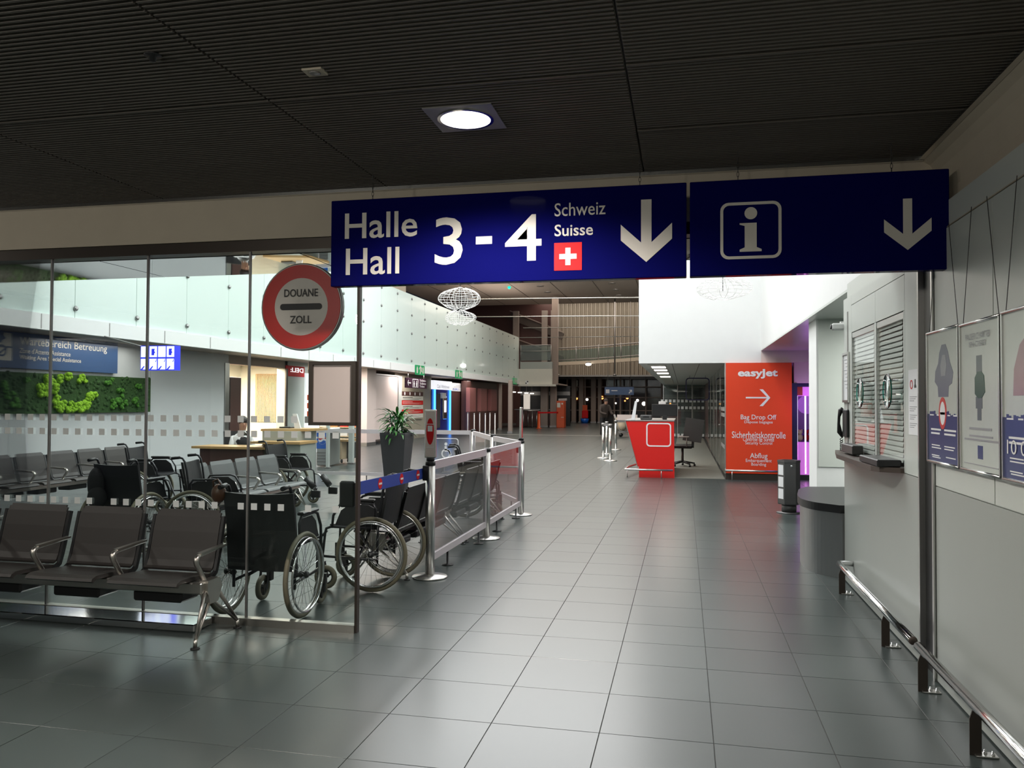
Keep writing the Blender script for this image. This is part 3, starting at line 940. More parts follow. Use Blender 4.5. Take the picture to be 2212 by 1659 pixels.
bench('grey bench row with two wheelchair labels in the middle of the waiting area', 4, (-5.63, 8.10, 0), PI/2, .545, labels=(0, 3), grey=True)
bench('bench with backs to the near clear barrier panel', 3, (-2.33, 8.22, 0), -PI/2, .555, wd=.535)
bench('bench with backs to the farther clear barrier panel', 3, (-2.33, 10.12, 0), -PI/2, .555, wd=.535)
# shiny footplate under the first bench
fp = thing('floor_plinth', 'low shiny metal plinth on the floor under the front bench', 'plinth', (-5.0, 4.79, 0))
MB().bevbox((-6.8, 4.70, .002), (-3.14, 4.91, .052), .006).build('plinth_body', 'chrome', fp, True)

# ================================================================== WHEELCHAIRS (forward is -y, axle above the origin)
def wheelchair(label, loc, rz, big_back=False, foot='down', pads=True, rests=True):
    t = thing('wheelchair', label, 'wheelchair', loc, rz)
    for s in (-1, 1):
        x = .285*s
        mb = MB()
        mb.torus((x, 0, .302), .283, .017, 'x', 44, 8)
        wh = mb.build('rear_wheel', 'rubber', t)
        MB().torus((x, 0, .302), .262, .010, 'x', 44, 6, 1.1).build('rim', 'alu', wh)
        MB().torus((x+.035*s, 0, .302), .252, .008, 'x', 40, 6).build('push_rim', 'chrome', wh)
        mb = MB()
        for k in range(28):
            a = 2*PI*k/28
            b = a+(.35 if k % 2 else -.35)
            mb.bar((x+(.018 if k % 4 < 2 else -.018), .022*math.cos(b), .302+.022*math.sin(b)), (x, .258*math.cos(a), .302+.258*math.sin(a)), .0022, .0022, (1, 0, 0))
        sp_ = mb.build('spokes', 'chrome', wh)
        MB().lathe([(0, -.035), (.018, -.035), (.026, -.022), (.018, -.012), (.018, .012), (.026, .022), (.018, .035), (0, .035)], (x, 0, .302), 14, 'x').build('hub', 'black', wh)
        # caster
        cx, cy = .235*s, -.40
        mb = MB()
        mb.torus((cx, cy, .098), .076, .021, 'x', 24, 8)
        cs = mb.build('caster', 'rubber', t)
        mb = MB()
        mb.torus((cx, cy, .098), .056, .008, 'x', 20, 6)
        for k in range(3):
            a = 2*PI*k/3+.5
            mb.bar((cx, cy, .098), (cx, cy+.056*math.cos(a), .098+.056*math.sin(a)), .016, .03, (1, 0, 0))
        mb.build('caster_hub', 'black', cs)
        mb = MB()
        for d in (-.032, .032):
            mb.bar((cx+d, cy, .085), (cx+d, cy-.03, .215), .006, .03, (0, 1, 0))
        mb.bar((cx-.035, cy-.03, .215), (cx+.035, cy-.03, .215), .035, .012)
        mb.tube([(cx, cy-.03, .21), (cx, cy-.03, .29)], .014, 8)
        mb.build('caster_fork', 'frame', cs)
        # side frame
        mb = MB()
        fx = .232*s
        mb.tube([(fx, .03, .20), (fx, .035, .50), (fx, .075, .80), (fx, .095, .885), (fx, .12, .925), (fx, .16, .935)], .0115, 8)
        mb.tube([(fx, .03, .50), (fx, -.36, .505), (fx, -.40, .49), (fx, -.41, .45), (fx, -.43, .27)], .0115, 8)
        mb.tube([(fx, .03, .245), (fx, -.42, .265)], .011, 8)
        mb.tube([(fx, .03, .302), (fx*1.1, .0, .302)], .02, 8)
        mb.build('side_frame', 'frame', t)
        mb = MB()
        mb.tube([(fx, .15, .934), (fx, .235, .925)], .016, 10)
        mb.build('push_grip', 'black', t)
        if rests:
            mb = MB()
            ax = .262*s
            mb.tube([(ax, .02, .50), (ax, .03, .66), (ax, .0, .705), (ax, -.22, .712), (ax, -.27, .695), (ax, -.33, .60), (ax, -.34, .50)], .011, 8)
            ar = mb.build('armrest', 'frame', t)
            if pads:
                MB().bevbox((ax-.025, -.25, .715), (ax+.025, .02, .74), .008).build('arm_pad', 'black', ar)
            mb = MB()
            mb.prism([(.01, .51), (.02, .66), (-.04, .69), (-.20, .69), (-.27, .64), (-.32, .52)], 'x', ax-.012*s-.002, ax-.012*s+.002)
            mb.build('side_guard', 'nylon', ar)
        # footrest
        mb = MB()
        if foot == 'short':
            mb.tube([(fx*.92, -.40, .47), (fx*.9, -.45, .42), (fx*.9, -.455, .24)], .0105, 8)
        elif foot == 'down':
            mb.tube([(fx*.92, -.40, .47), (fx*.85, -.47, .44), (fx*.75, -.58, .15), (fx*.75, -.60, .11)], .0105, 8)
        else:
            mb.tube([(fx, -.40, .45), (fx, -.50, .43), (fx*1.02, -.68, .25), (fx*1.02, -.72, .20)], .0115, 8)
        fr_ = mb.build('footrest_hanger', 'alu' if foot == 'up' else 'frame', t)
        mb = MB()
        if foot == 'short':
            mb.bevbox((fx*.9-.02, -.49, .14), (fx*.9+.02, -.44, .30), .004)
        elif foot == 'down':
            mb.bevbox((fx*.75-.075, -.70, .095), (fx*.75+.065, -.55, .108), .004)
        else:
            mb.tube([(fx*.95, -.56, .42), (fx*.9, -.69, .28)], .045, 10)
            mb.bevbox((fx*1.02-.02, -.80, .15), (fx*1.02+.02, -.66, .25), .006)
        mb.build('footplate', 'black', fr_)
    # seat sling, backrest, cross brace
    mb = MB()
    mb.strip([(-.232, .512), (-.12, .500), (0, .496), (.12, .500), (.232, .512)], 'y', -.37, .03, .014)
    mb.build('seat', 'nylon', t)
    mb = MB()
    zb = .33 if big_back else .51
    hwb = .262 if big_back else .238
    for (z0, z1) in ((zb, .62), (.62, .76), (.76, .885)):
        def yy(z): return .03+(.135)*max(0, z-.5)/.385*.55+.01
        n = 8
        vs_, fs = [], []
        for zz in (z0, z1):
            for k in range(n+1):
                u = -1+2*k/n
                for d in (0, .022):
                    vs_.append((u*hwb, yy(zz)+.02*(1-u*u)+d, zz+(-.012*(1-u*u) if zz > .88 else 0)))
        m_ = 2*(n+1)
        for k in range(n):
            i = 2*k
            fs += [(i, i+2, m_+i+2, m_+i), (i+1, m_+i+1, m_+i+3, i+3), (i, i+1, i+3, i+2), (m_+i, m_+i+2, m_+i+3, m_+i+1)]
        fs += [(0, m_, m_+1, 1), (2*n, 2*n+1, m_+2*n+1, m_+2*n)]
        mb.add(vs_, fs)
    mb.build('backrest', 'nylon', t)
    mb = MB()
    for s in (-1, 1):
        mb.bar((-.22*s, -.15+.012*s, .50), (.22*s, -.15+.012*s, .245), .022, .012, (0, 1, 0))
    mb.build('cross_brace', 'frame', t)
    return t
wheelchair('wheelchair with large black back panel seen from behind through the glass end', (-2.905, 5.20, 0), PI+.03, big_back=True, foot='short')
wheelchair('dark wheelchair parked sideways just beyond the end of the glass wall', (-2.46, 6.30, 0), -PI/2+.06, foot='short')
wheelchair('wheelchair facing away behind the front bench, jacket on its back', (-5.55, 7.10, 0), PI-.05, big_back=True)
wheelchair('wheelchair with bare push handles in front of the moss wall bench', (-7.30, 9.70, 0), PI/2+.15)
wheelchair('wheelchair with low black side panel beside the near end of the middle bench', (-5.02, 7.62, 0), PI/2+.25, pads=False)
wheelchair('wheelchair with raised leg rests at the far end of the middle bench', (-5.85, 10.88, 0), PI/2-.1, foot='up')
wheelchair('wheelchair inside the barrier behind the farther clear panel', (-2.9, 10.47, 0), PI/2+.25, foot='short')
# jacket on the third wheelchair, leather bag on the first
jk = thing('jacket', 'dark jacket hung over the back of the wheelchair behind the front bench', 'jacket', (-5.62, 6.98, .45))
mb = MB()
mb.ball((-5.78, 6.97, .68), .09, 14, 8, (1.0, .7, 1.9))
mb.ball((-5.75, 6.95, .55), .10, 14, 8, (1.0, .7, 1.2))
mb.build('jacket_body', 'vest', jk, True)
lb = thing('leather_bag', 'brown leather bag hung on the handle of the wheelchair at the glass', 'bag', (-3.20, 5.13, .80))
mb = MB()
mb.ball((-3.20, 5.06, .87), .058, 14, 8, (.9, .8, 1.2))
mb.build('bag_body', 'leather', lb, True)
mb = MB()
mb.tube([(-3.235, 5.05, .90), (-3.225, 5.03, .96), (-3.19, 5.03, .975), (-3.165, 5.05, .91)], .006, 6)
mb.build('strap', 'leather', lb, True)
# ================================================================== BARRIER of steel posts and clear panels
BX = -2.16
def barrier_post(label, y, top=1.0, x=BX, clamp=True):
    t = thing('barrier_post', label, 'post', (x, y, 0))
    MB().lathe([(0, 0), (.15, 0), (.155, .006), (.15, .014), (.06, .024), (.045, .03), (0, .03)], (x, y, 0), 28).build('base_plate', 'steel', t, True)
    MB().lathe([(0, .02), (.042, .02), (.042, top-.03), (0, top-.03)], (x, y, 0), 20).build('tube', 'steel', t, True)
    MB().lathe([(0, top-.03), (.044, top-.03), (.044, top), (.03, top+.01), (0, top+.01)], (x, y, 0), 20).build('cap', 'black', t, True)
    if clamp:
        MB().bevbox((x-.055, y-.055, top-.16), (x+.0, y-.035, top-.03), .005).build('belt_slot', 'black', t, True)
    return t
barrier_post('steel barrier post under the no-entry sign, blue belt clipped to it', 6.65)
barrier_post('steel barrier post between the two clear panels', 8.68)
barrier_post('steel barrier post at the far end of the clear panels', 10.60)
def info_holder(label, y, face):
    t = thing('sign_holder', label, 'sign', (BX, y, 1.01))
    z0, z1, hw = 1.035, 1.455, .052
    if face:
        MB().bevbox((BX-hw, y-.014, z0), (BX+hw, y+.014, z1), .006).build('frame', 'alu', t, True)
        MB().box((BX-hw+.010, y-.0165, z0+.012), (BX+hw-.010, y-.013, z1-.012)).build('sheet', 'pinkwhite', t, True)
        mb = MB()
        plate(mb, (BX, y-.0165, (z0+z1)/2+.02), X, Z, circ(0, 0, .034, 28, .115), .0015)
        mb.build('no_entry_disc', 'red', t, True)
        mb = MB()
        plate(mb, (BX, y-.018, (z0+z1)/2+.02), X, Z, [(-.022, .0), (.022, .0), (.022, .05), (-.022, .05)], .001)
        plate(mb, (BX, y-.018, (z0+z1)/2+.02), X, Z, [(-.036, .060), (.036, .060), (.036, .066), (-.036, .066)], .001)
        mb.build('no_entry_bar', 'paper', t, True)
        MB().box((BX-.035, y-.018, z0+.09), (BX+.035, y-.0165, z0+.094)).build('line', 'paper', t, True)
    else:
        MB().bevbox((BX-.014, y-hw, z0), (BX+.014, y+hw, z1), .006).build('frame', 'alu', t, True)
    MB().lathe([(0, 1.01), (.036, 1.01), (.036, 1.04), (0, 1.04)], (BX, y, 0), 16).build('clamp', 'black', t, True)
info_holder('narrow sign holder with red no-entry disc on the nearest barrier post', 6.65, True)
info_holder('narrow sign holder seen edge-on on the far barrier post', 10.60, False)
def clear_panel(label, p, q, feet=True, z0=.135, z1=1.0, rail='palealu', pane='plexi', icon=None):
    p, q = Vector(p), Vector(q)
    d = (q-p).normalized()
    t = thing('barrier_screen', label, 'barrier panel', ((p+q)/2)[:])
    mb = MB()
    mb.bar(p+Z*(z1-.035), q+Z*(z1-.035), .028, .075)
    mb.build('top_rail', rail, t, True)
    mb = MB()
    mb.bar(p+Z*(z0+.03), q+Z*(z0+.03), .028, .06)
    mb.build('bottom_rail', rail, t, True)
    for e in (p+d*.02, q-d*.02):
        mb = MB()
        mb.bar(e+Z*(z0+.06), e+Z*(z1-.07), .03, .028, d)
        mb.build('upright', rail, t, True)
    mb = MB()
    mb.bar(p+d*.035+Z*((z0+z1)/2), q-d*.035+Z*((z0+z1)/2), .006, z1-z0-.12)
    mb.build('clear_pane', pane, t, True)
    if feet:
        for u in (.25, .85):
            c = p+(q-p)*u
            MB().lathe([(0, 0), (.055, 0), (.055, .008), (.012, .014), (.012, z0+.01), (0, z0+.01)], c[:], 14).build('foot', 'black', t, True)
    return t
clear_panel('near clear barrier panel with pale rails, before the black bench backs', (BX, 6.71, 0), (BX, 8.62, 0))
clear_panel('farther clear barrier panel with pale rails, reflecting red', (BX, 8.74, 0), (BX, 10.54, 0))
clear_panel('clear barrier panel running back from the far barrier post', (BX-.06, 10.70, 0), (-2.86, 11.93, 0), True, .135, 1.0, 'palealu')
clear_panel('clear barrier panel on the far side, second from the corner', (-2.93, 12.05, 0), (-3.72, 13.95, 0), True, .135, 1.0, 'palealu')
wcp = clear_panel('clear barrier panel with white wheelchair symbol at the back of the enclosure', (-3.80, 14.10, 0), (-5.40, 14.10, 0), True, .135, 1.0, 'palealu')
clear_panel('back clear barrier panel beside the planter', (-5.48, 14.10, 0), (-6.9, 14.10, 0), True, .135, 1.0, 'palealu')
mb = MB()
ring(mb, (-4.28, 14.085, .62), X, Z, rrect(-.24, -.24, .24, .24, .05), rrect(-.225, -.225, .225, .225, .04), .002)
wheelchair_icon(mb, (-4.28, 14.085, .60), X, Z, .42)
mb.build('wheelchair_symbol', 'paper', wcp, True)
for (x, y, lb_) in ((-2.88, 11.99, 'slim pale post at the bend of the far barrier'), (-3.76, 14.08, 'slim pale corner post of the far barrier')):
    barrier_post(lb_, y, 1.02, x, False)
# blue belt with little no-entry signs
bl = thing('barrier_belt', 'blue barrier belt with small no-entry discs between glass end and post', 'belt', (-2.18, 5.8, .9))
A_, B_ = Vector((-2.185, 5.10, .925)), Vector((-2.215, 6.61, .90))
mb = MB()
mb.bar(A_, B_, .004, .092)
mb.build('webbing', 'belt', bl, True)
dm, bm2 = MB(), MB()
for u in (.30, .62, .90):
    c = A_+(B_-A_)*u
    plate(dm, c+X*.003, -Y, Z, circ(0, 0, .040, 20), -.002)
    plate(bm2, c+X*.0055, -Y, Z, [(-.028, -.007), (.028, -.007), (.028, .007), (-.028, .007)], -.002)
dm.build('no_entry_discs', 'red', bl, True)
bm2.build('no_entry_bars', 'paper', bl, True)

# ================================================================== PLANTER
pl = thing('planter', 'tall dark square planter with a bushy green plant behind the barrier belt', 'plant', (-4.79, 12.9, 0))
px_, py_ = -4.79, 12.9
mb = MB()
lv = [(0.0, .145), (.96, .225), (1.0, .225), (1.0, .20), (.94, .195)]
vs_ = []
for (z, h) in lv:
    vs_ += [(px_-h, py_-h, z), (px_+h, py_-h, z), (px_+h, py_+h, z), (px_-h, py_+h, z)]
fs = [(0, 3, 2, 1)]
for i in range(len(lv)-1):
    fs += [(i*4+k, i*4+(k+1) % 4, i*4+4+(k+1) % 4, i*4+4+k) for k in range(4)]
mb.add(vs_, fs).build('pot', 'pot', pl, True)
MB().box((px_-.197, py_-.197, .90), (px_+.197, py_+.197, .945)).build('soil', 'soil', pl, True)
rng = random.Random(3)
stems = MB()
for k in range(4):
    a = 2*PI*k/4+.4
    x, y = px_+.07*math.cos(a), py_+.07*math.sin(a)
    stems.tube([(x, y, .94), (x+.02*math.cos(a), y+.02*math.sin(a), 1.15), (x+.05*math.cos(a), y+.05*math.sin(a), 1.30)], .012, 6)
stems.build('stem', 'leafdark', pl, True)
nl = 0
for k in range(110):
    a = rng.uniform(0, 2*PI)
    zb = rng.uniform(.97, 1.32)
    el = rng.uniform(-.15, 1.25) if zb > 1.1 else rng.uniform(-.3, .6)
    L = rng.uniform(.22, .36)
    r0 = rng.uniform(.02, .10)
    base = Vector((px_+r0*math.cos(a), py_+r0*math.sin(a), zb))
    side = Vector((-math.sin(a), math.cos(a), 0))
    pts, ws = [], [.006, .020, .024, .017, .002]
    p, e = base.copy(), el
    for q in range(5):
        pts.append(p.copy())
        p = p + (Vector((math.cos(a), math.sin(a), 0))*math.cos(e)+Z*math.sin(e))*(L/4)
        e -= .32
    vs_, fs = [], []
    for c, w_ in zip(pts, ws):
        vs_ += [c-side*w_, c+Z*(-w_*.35), c+side*w_]
    for q in range(4):
        fs += [(q*3, q*3+1, q*3+4, q*3+3), (q*3+1, q*3+2, q*3+5, q*3+4)]
    MB().add(vs_, fs, True).build('leaf', 'leaf' if rng.random() < .62 else 'leafdark', pl, True)

# ================================================================== DESK of the airline, red wayfinding panel
DY = 16.55
dk = thing('service_desk', 'red angled airline desk with white rounded square outline', 'desk', (-.6, DY, 0))
MB().prism([(-.905, 0), (-.192, 0), (-.200, 1.15), (-1.175, 1.15), (-.94, .22), (-.905, .22)], 'y', DY, DY+.03).build('end_panel', 'deskred', dk, True)
MB().prism([(-.86, .02), (-.23, .02), (-.23, 1.12), (-1.13, 1.12)], 'y', DY+.03, DY+2.6).build('body', 'deskred', dk, True)
mb = MB()
mb.prism([(-1.20, 1.15), (-.195, 1.15), (-.195, 1.168), (-1.205, 1.168)], 'y', DY-.01, DY+2.65)
mb.build('worktop', 'greymetal', dk, True)
mb = MB()
mb.bar((-1.185, DY-.006, 1.15), (-.925, DY-.006, .18), .012, .022, (0, 1, 0))
mb.build('edge_trim', 'steel', dk, True)
mb = MB()
ring(mb, (-.758, DY-.001, .632), X, Z, rrect(0, 0, .50, .485, .07), rrect(.026, .026, .474, .459, .05), .004)
mb.build('white_outline', 'paper', dk, True)
cr = thing('crash_rail', 'low steel bumper rail around the foot of the red desk', 'rail', (-.7, DY-.12, 0))
mb = MB()
mb.tube([(-.98, DY+1.7, .165), (-1.16, DY+.6, .165), (-1.18, DY-.08, .165), (-1.15, DY-.11, .165), (-.22, DY-.11, .165)], .021, 10)
mb.build('tube', 'steel', cr, True)
mb = MB()
mb.tube([(-.45, DY-.11, .16), (-.45, DY-.11, .0)], .010, 8)
mb.build('leg', 'steel', cr, True)
mb = MB()
mb.tube([(-1.14, DY-.05, .16), (-1.14, DY-.05, .0)], .010, 8)
mb.build('leg', 'steel', cr, True)
# things on the desk
ls = thing('leaflet_stand', 'white leaning leaflet stand on the red desk', 'stand', (-1.02, 16.75, 1.17))
MB().prism([(-1.08, 1.169), (-1.0, 1.169), (-.955, 1.56), (-1.0, 1.56)], 'y', 16.72, 16.80).build('stand_body', 'paper', ls, True)
mo = thing('monitor', 'black computer monitor seen from behind on the red desk', 'monitor', (-.40, 17.4, 1.17))
MB().bevbox((-.68, 17.38, 1.24), (-.14, 17.42, 1.50), .01).build('screen_case', 'black', mo, True)
MB().bevbox((-.45, 17.36, 1.169), (-.36, 17.50, 1.26), .005).build('stand', 'black', mo, True)
pr = thing('ticket_printer', 'dark ticket printer on the red desk', 'printer', (-.78, 17.0, 1.17))
MB().bevbox((-.90, 16.9, 1.169), (-.66, 17.1, 1.27), .015).build('case', 'binmetal', pr, True)
MB().bevbox((-.84, 16.89, 1.22), (-.72, 16.90, 1.25), .004).build('slot', 'black', pr, True)
sn = thing('desk_sign', 'white notice board on a stand behind the red desk', 'notice', (-.42, 18.2, 1.17))
MB().bevbox((-.56, 18.2, 1.33), (-.40, 18.22, 1.56), .006).build('board', 'paper', sn, True)
MB().box((-.55, 18.195, 1.42), (-.41, 18.2, 1.45)).build('print_line', 'print', sn, True)
mb = MB()
mb.tube([(-.48, 18.21, 1.169), (-.48, 18.21, 1.34)], .008, 6)
mb.build('stem', 'greymetal', sn, True)
# red wall panel
RP = DY-.045
rp = thing('wayfinding_panel', 'tall orange-red wall panel with white arrow and bag drop directions', 'sign', (1.43, RP, .1))
MB().box((.812, RP, .13), (2.075, DY+.02, 2.33)).build('board', 'redpanel', rp, True)
MB().box((.812, RP+.02, 0), (2.075, DY+.02, .12)).build('plinth', 'header', rp, True)
MB().box((.795, RP-.005, .12), (.815, DY+.02, 2.33)).build('edge_strip', 'alu', rp, True)
def rt(s, x0, y0, x1, y1, bold=.006, name='lettering'):
    a, b = gy(x0, y0, RP-.001), gy(x1, y1, RP-.001)
    return text(s, a, X, Z, b.x-a.x, b.z-a.z, 'paper', rp, name, .004, bold)
rt('easyJet', 1594, 818, 1680, 797, .035)
rt('Bag Drop Off', 1600, 909, 1677, 896, .006)
rt('Dépose bagages', 1608, 916, 1669, 909, .003)
rt('Sicherheitskontrolle', 1581, 946, 1697, 933, .006)
rt('Contrôle de Sûreté', 1605, 953, 1672, 945, .003)
rt('Security Control', 1610, 962, 1668, 954, .003)
rt('Abflug', 1620, 993, 1658, 979, .006)
rt('Embarquement', 1611, 1000, 1667, 992, .003)
rt('Boarding', 1623, 1008, 1655, 1000, .003)
a, b = gy(1611, 877, RP), gy(1664, 841, RP)
W_, H_ = b.x-a.x, b.z-a.z
mb = MB()
t_ = .03
plate(mb, (a.x, RP-.001, a.z), X, Z, [(0, H_/2-t_/2), (W_*.86, H_/2-t_/2), (W_*.56, .0), (W_*.70, 0), (W_, H_/2), (W_*.70, H_), (W_*.56, H_), (W_*.86, H_/2+t_/2), (0, H_/2+t_/2)], .004)
mb.build('arrow', 'paper', rp, True)
br_ = thing('bumper_rail', 'low steel bumper rail in front of the orange-red panel', 'rail', (1.4, RP-.1, 0))
mb = MB()
mb.tube([(.80, RP-.10, .19), (2.05, RP-.10, .19)], .021, 10)
mb.build('tube', 'steel', br_, True)
mb = MB()
mb.tube([(.93, RP-.10, .19), (.93, RP-.10, 0)], .012, 8)
mb.build('leg', 'steel', br_, True)
mb = MB()
mb.tube([(1.85, RP-.10, .19), (1.85, RP-.10, 0)], .012, 8)
mb.build('leg', 'steel', br_, True)
# office: glass side wall with squares, back glass, chair, lamps
og = thing('office_glass_wall', 'glass side wall of the office behind the red panel, steel door handle', 'glass wall', (.82, 20, 0))
for k in range(5):
    y0 = 16.75+2.3*k
    MB().box((.815, y0+.02, .06), (.825, y0+2.28, 2.33)).build('glass_pane', 'pane', og, True)
    MB().box((.81, y0-.02, .0), (.835, y0+.02, 2.335)).build('mullion', 'steel', og, True)
mb = MB()
mb.tube([(.80, 18.4, 1.05), (.76, 18.4, 1.05), (.76, 18.15, 1.05)], .012, 8)
mb.build('door_handle', 'steel', og, True)
sq_ = None
for zz in (1.40, 1.28, .62):
    for k in range(7):
        if sq_ is None:
            sq_ = MB().box((-.001, -.05, -.04), (.001, .05, .04)).build('etched_square', 'sticker', og)
            sq_.location = (-.008, 17.1+.22*k-20, zz)
        else:
            inst(sq_, og, (-.008, 17.1+.22*k-20, zz))
ob = thing('office_back_glass', 'dark glass back wall of the office with pale squares', 'glass wall', (.2, 35.9, 0))
for k in range(3):
    MB().box((-.9+.62*k, 35.9, .05), (-.9+.62*k+.60, 35.92, 2.33)).build('glass_pane', 'railglass', ob, True)
    MB().box((-.91+.62*k, 35.88, 0), (-.89+.62*k, 35.94, 2.335)).build('mullion', 'steel', ob, True)
sq_ = None
for zz in (1.62, 1.32, .12):
    for k in range(11):
        if sq_ is None:
            sq_ = MB().box((-.055, 0, -.06), (.055, .004, .06)).build('etched_square', 'sticker', ob)
            sq_.location = (-.95+.175*k-.2, -.01, zz)
        else:
            inst(sq_, ob, (-.95+.175*k-.2, -.01, zz))
io = thing('rounded_outline_sign', 'dark indigo rounded square outline hanging in the office', 'sign', (.3, 24, 1.4))
p_, q_ = gy(1481, 865, 24), gy(1533, 816, 24)
mb = MB()
ring(mb, (p_.x, 24, p_.z), X, Z, rrect(0, 0, q_.x-p_.x, q_.z-p_.z, .1), rrect(.03, .03, q_.x-p_.x-.03, q_.z-p_.z-.03, .075), .03)
mb.build('outline', 'indigo', io, True)
for xx in (p_.x+.12, q_.x-.12):
    MB().tube([(xx, 24.015, q_.z-.01), (xx, 24.015, 2.335)], .006, 6).build('hanger', 'cable', io, True)
for k, yy in enumerate((17.6, 19.2, 21.2, 24)):
    x0 = gz(1436, 800, 2.33).x
    t = thing('office_lamp', ('lit oblong office ceiling lamp, %s from the white wall edge' % ('first', 'second', 'third', 'fourth')[k]), 'ceiling lamp', (-.52, yy, 2.32), group='oblong office lamps')
    MB().bevbox((-.70, yy, 2.30), (-.40, yy+.55, 2.326), .006).build('diffuser', 'smalllamp', t, True)
    MB().box((-.715, yy-.02, 2.318), (-.385, yy+.57, 2.328)).build('trim', 'greymetal', t, True)
# office chair
oc_ = thing('office_chair', 'black swivel office chair behind the red desk', 'chair', (-.04, 19.7, 0))
cx, cy = -.04, 19.7
for k in range(5):
    a = 2*PI*k/5+.3
    mb = MB()
    mb.tube([(cx, cy, .12), (cx+.30*math.cos(a), cy+.30*math.sin(a), .075)], [.03, .018], 6)
    mb.build('leg', 'black', oc_, True)
    MB().lathe([(0, -.025), (.03, -.025), (.03, .025), (0, .025)], (cx+.30*math.cos(a), cy+.30*math.sin(a), .03), 10, 'x').build('caster', 'black', oc_, True)
MB().lathe([(0, .10), (.03, .10), (.03, .44), (0, .44)], (cx, cy, 0), 10).build('gas_column', 'binmetal', oc_, True)
MB().bevbox((cx-.24, cy-.23, .44), (cx+.24, cy+.23, .53), .03).build('seat', 'black', oc_, True)
mb = MB()
mb.bar((cx+.22, cy, .60), (cx+.30, cy, 1.15), .44, .05, (0, 1, 0))
mb.build('backrest', 'binmetal', oc_, True)
mb = MB()
mb.bar((cx+.24, cy, .45), (cx+.25, cy, .70), .06, .03, (0, 1, 0))
mb.build('back_stem', 'black', oc_, True)
for s in (-1, 1):
    mb = MB()
    mb.tube([(cx+.1, cy+.25*s, .48), (cx+.1, cy+.27*s, .70)], .014, 6)
    mb.bevbox((cx-.10, cy+.27*s-.03, .70), (cx+.16, cy+.27*s+.03, .73), .008)
    mb.build('armrest', 'greymetal', oc_, True)

# ================================================================== BOOTH with blinds on the right
bt = thing('ticket_booth', 'grey panelled ticket booth with two shuttered blind windows', 'booth', (2.2, 6.2, 0))
def bp(y0, y1, z0, z1, m='wallgrey', name='wall_panel', x0=XW, x1=XW+.03):
    return MB().box((x0, y0, z0), (x1, y1, z1)).build(name, m, bt, True)
MB().box((XW+.03, 5.085, 0), (XW+.10, 7.35, 1.085)).build('lower_core', 'wallgrey2', bt, True)
MB().box((XW+.03, 5.085, 2.12), (XW+.10, 7.35, 2.56)).build('upper_core', 'wallgrey', bt, True)
MB().box((XW+.9, 5.085, 0), (XW+.95, 7.35, 2.56)).build('rear_wall', 'binmetal', bt, True)
MB().box((XW+.10, 7.30, 0), (XW+.95, 7.35, 2.42)).build('end_wall', 'wallgrey', bt, True)
bp(5.085, 7.35, .01, 1.085, 'wallgrey2', 'lower_panel')
bp(5.085, 5.395, 1.09, 2.42, 'wallgrey')
WINS = ((5.43, 6.155), (6.215, 7.01))
bp(7.03, 7.35, 1.09, 2.42)
bp(6.157, 6.213, 1.09, 2.11)
bp(5.40, 6.183, 2.112, 2.335)
bp(6.187, 7.027, 2.112, 2.335)
bp(5.40, 7.027, 2.34, 2.42)
bp(5.40, 5.428, 1.09, 2.11)
bp(7.012, 7.028, 1.09, 2.11)
for wi, (a, b) in enumerate(WINS):
    zt = 2.075
    mb = MB()
    mb.box((XW+.002, a-.004, 1.10), (XW+.02, a+.012, zt)).box((XW+.002, b-.012, 1.10), (XW+.02, b+.004, zt)).box((XW+.002, a, zt-.012), (XW+.02, b, zt+.03)).box((XW+.002, a, 1.09), (XW+.02, b, 1.105))
    wf = mb.build('window_frame', 'alu', bt, True)
    MB().box((XW+.008, a+.012, 1.105), (XW+.012, b-.012, zt-.012)).build('window_pane', 'boothpane', bt, True)
    MB().box((XW+.09, a-.0, 1.10), (XW+.095, b+.0, 2.10)).build('blind_backing', 'print', bt, True)
    sl = None
    n = 27
    for k in range(n):
        z = 1.16+k*(zt-.02-1.16)/(n-1)
        if sl is None:
            s_ = MB()
            s_.strip([(XW+.016, -.016), (XW+.019, .0), (XW+.026, .013)], 'y', a+.09, b-.02, .002)
            sl = s_.build('slat', 'slat', bt, True)
            sl.location.z += z
        else:
            o = sl.copy()
            C.objects.link(o)
            o.parent = bt
            o.location.z = sl.location.z-1.16+z
    # round speaking disc on the pane
    c = Vector((XW-.045, (5.655, 6.49)[wi], 1.606))
    mb = MB()
    mb.lathe([(0, -.003), (.113, -.003), (.113, .003), (0, .003)], c[:], 32, 'x')
    dd = mb.build('speaking_disc', 'pane', bt, True)
    mb = MB()
    mb.torus(c[:], .112, .005, 'x', 32, 6)
    mb.build('disc_edge', 'tealglass', bt, True)
    for q in ((.07, .07), (-.07, .07), (.07, -.07), (-.07, -.07)):
        MB().lathe([(0, -.006), (.006, -.006), (.006, .05), (0, .05)], (c.x, c.y+q[0], c.z+q[1]), 8, 'x').build('disc_stud', 'chrome', bt, True)
MB().prism([(XW-.13, 5.50), (XW-.16, 5.60), (XW-.16, 6.80), (XW-.06, 7.43), (XW+.03, 7.43), (XW+.03, 5.44), (XW-.02, 5.44)], 'z', 1.085, 1.118).build('counter_ledge', 'darkwood', bt, True)
MB().bevbox((XW-.15, 5.47, 1.12), (XW-.005, 6.00, 1.165), .006).build('cash_tray', 'black', bt, True)
MB().bevbox((XW-.09, 6.55, 1.13), (XW-.01, 6.98, 1.20), .006).build('letter_box', 'binmetal', bt, True)
MB().box((XW-.004, 7.16, 1.12), (XW+.001, 7.19, 2.30)).build('cable_duct', 'greymetal', bt, True)
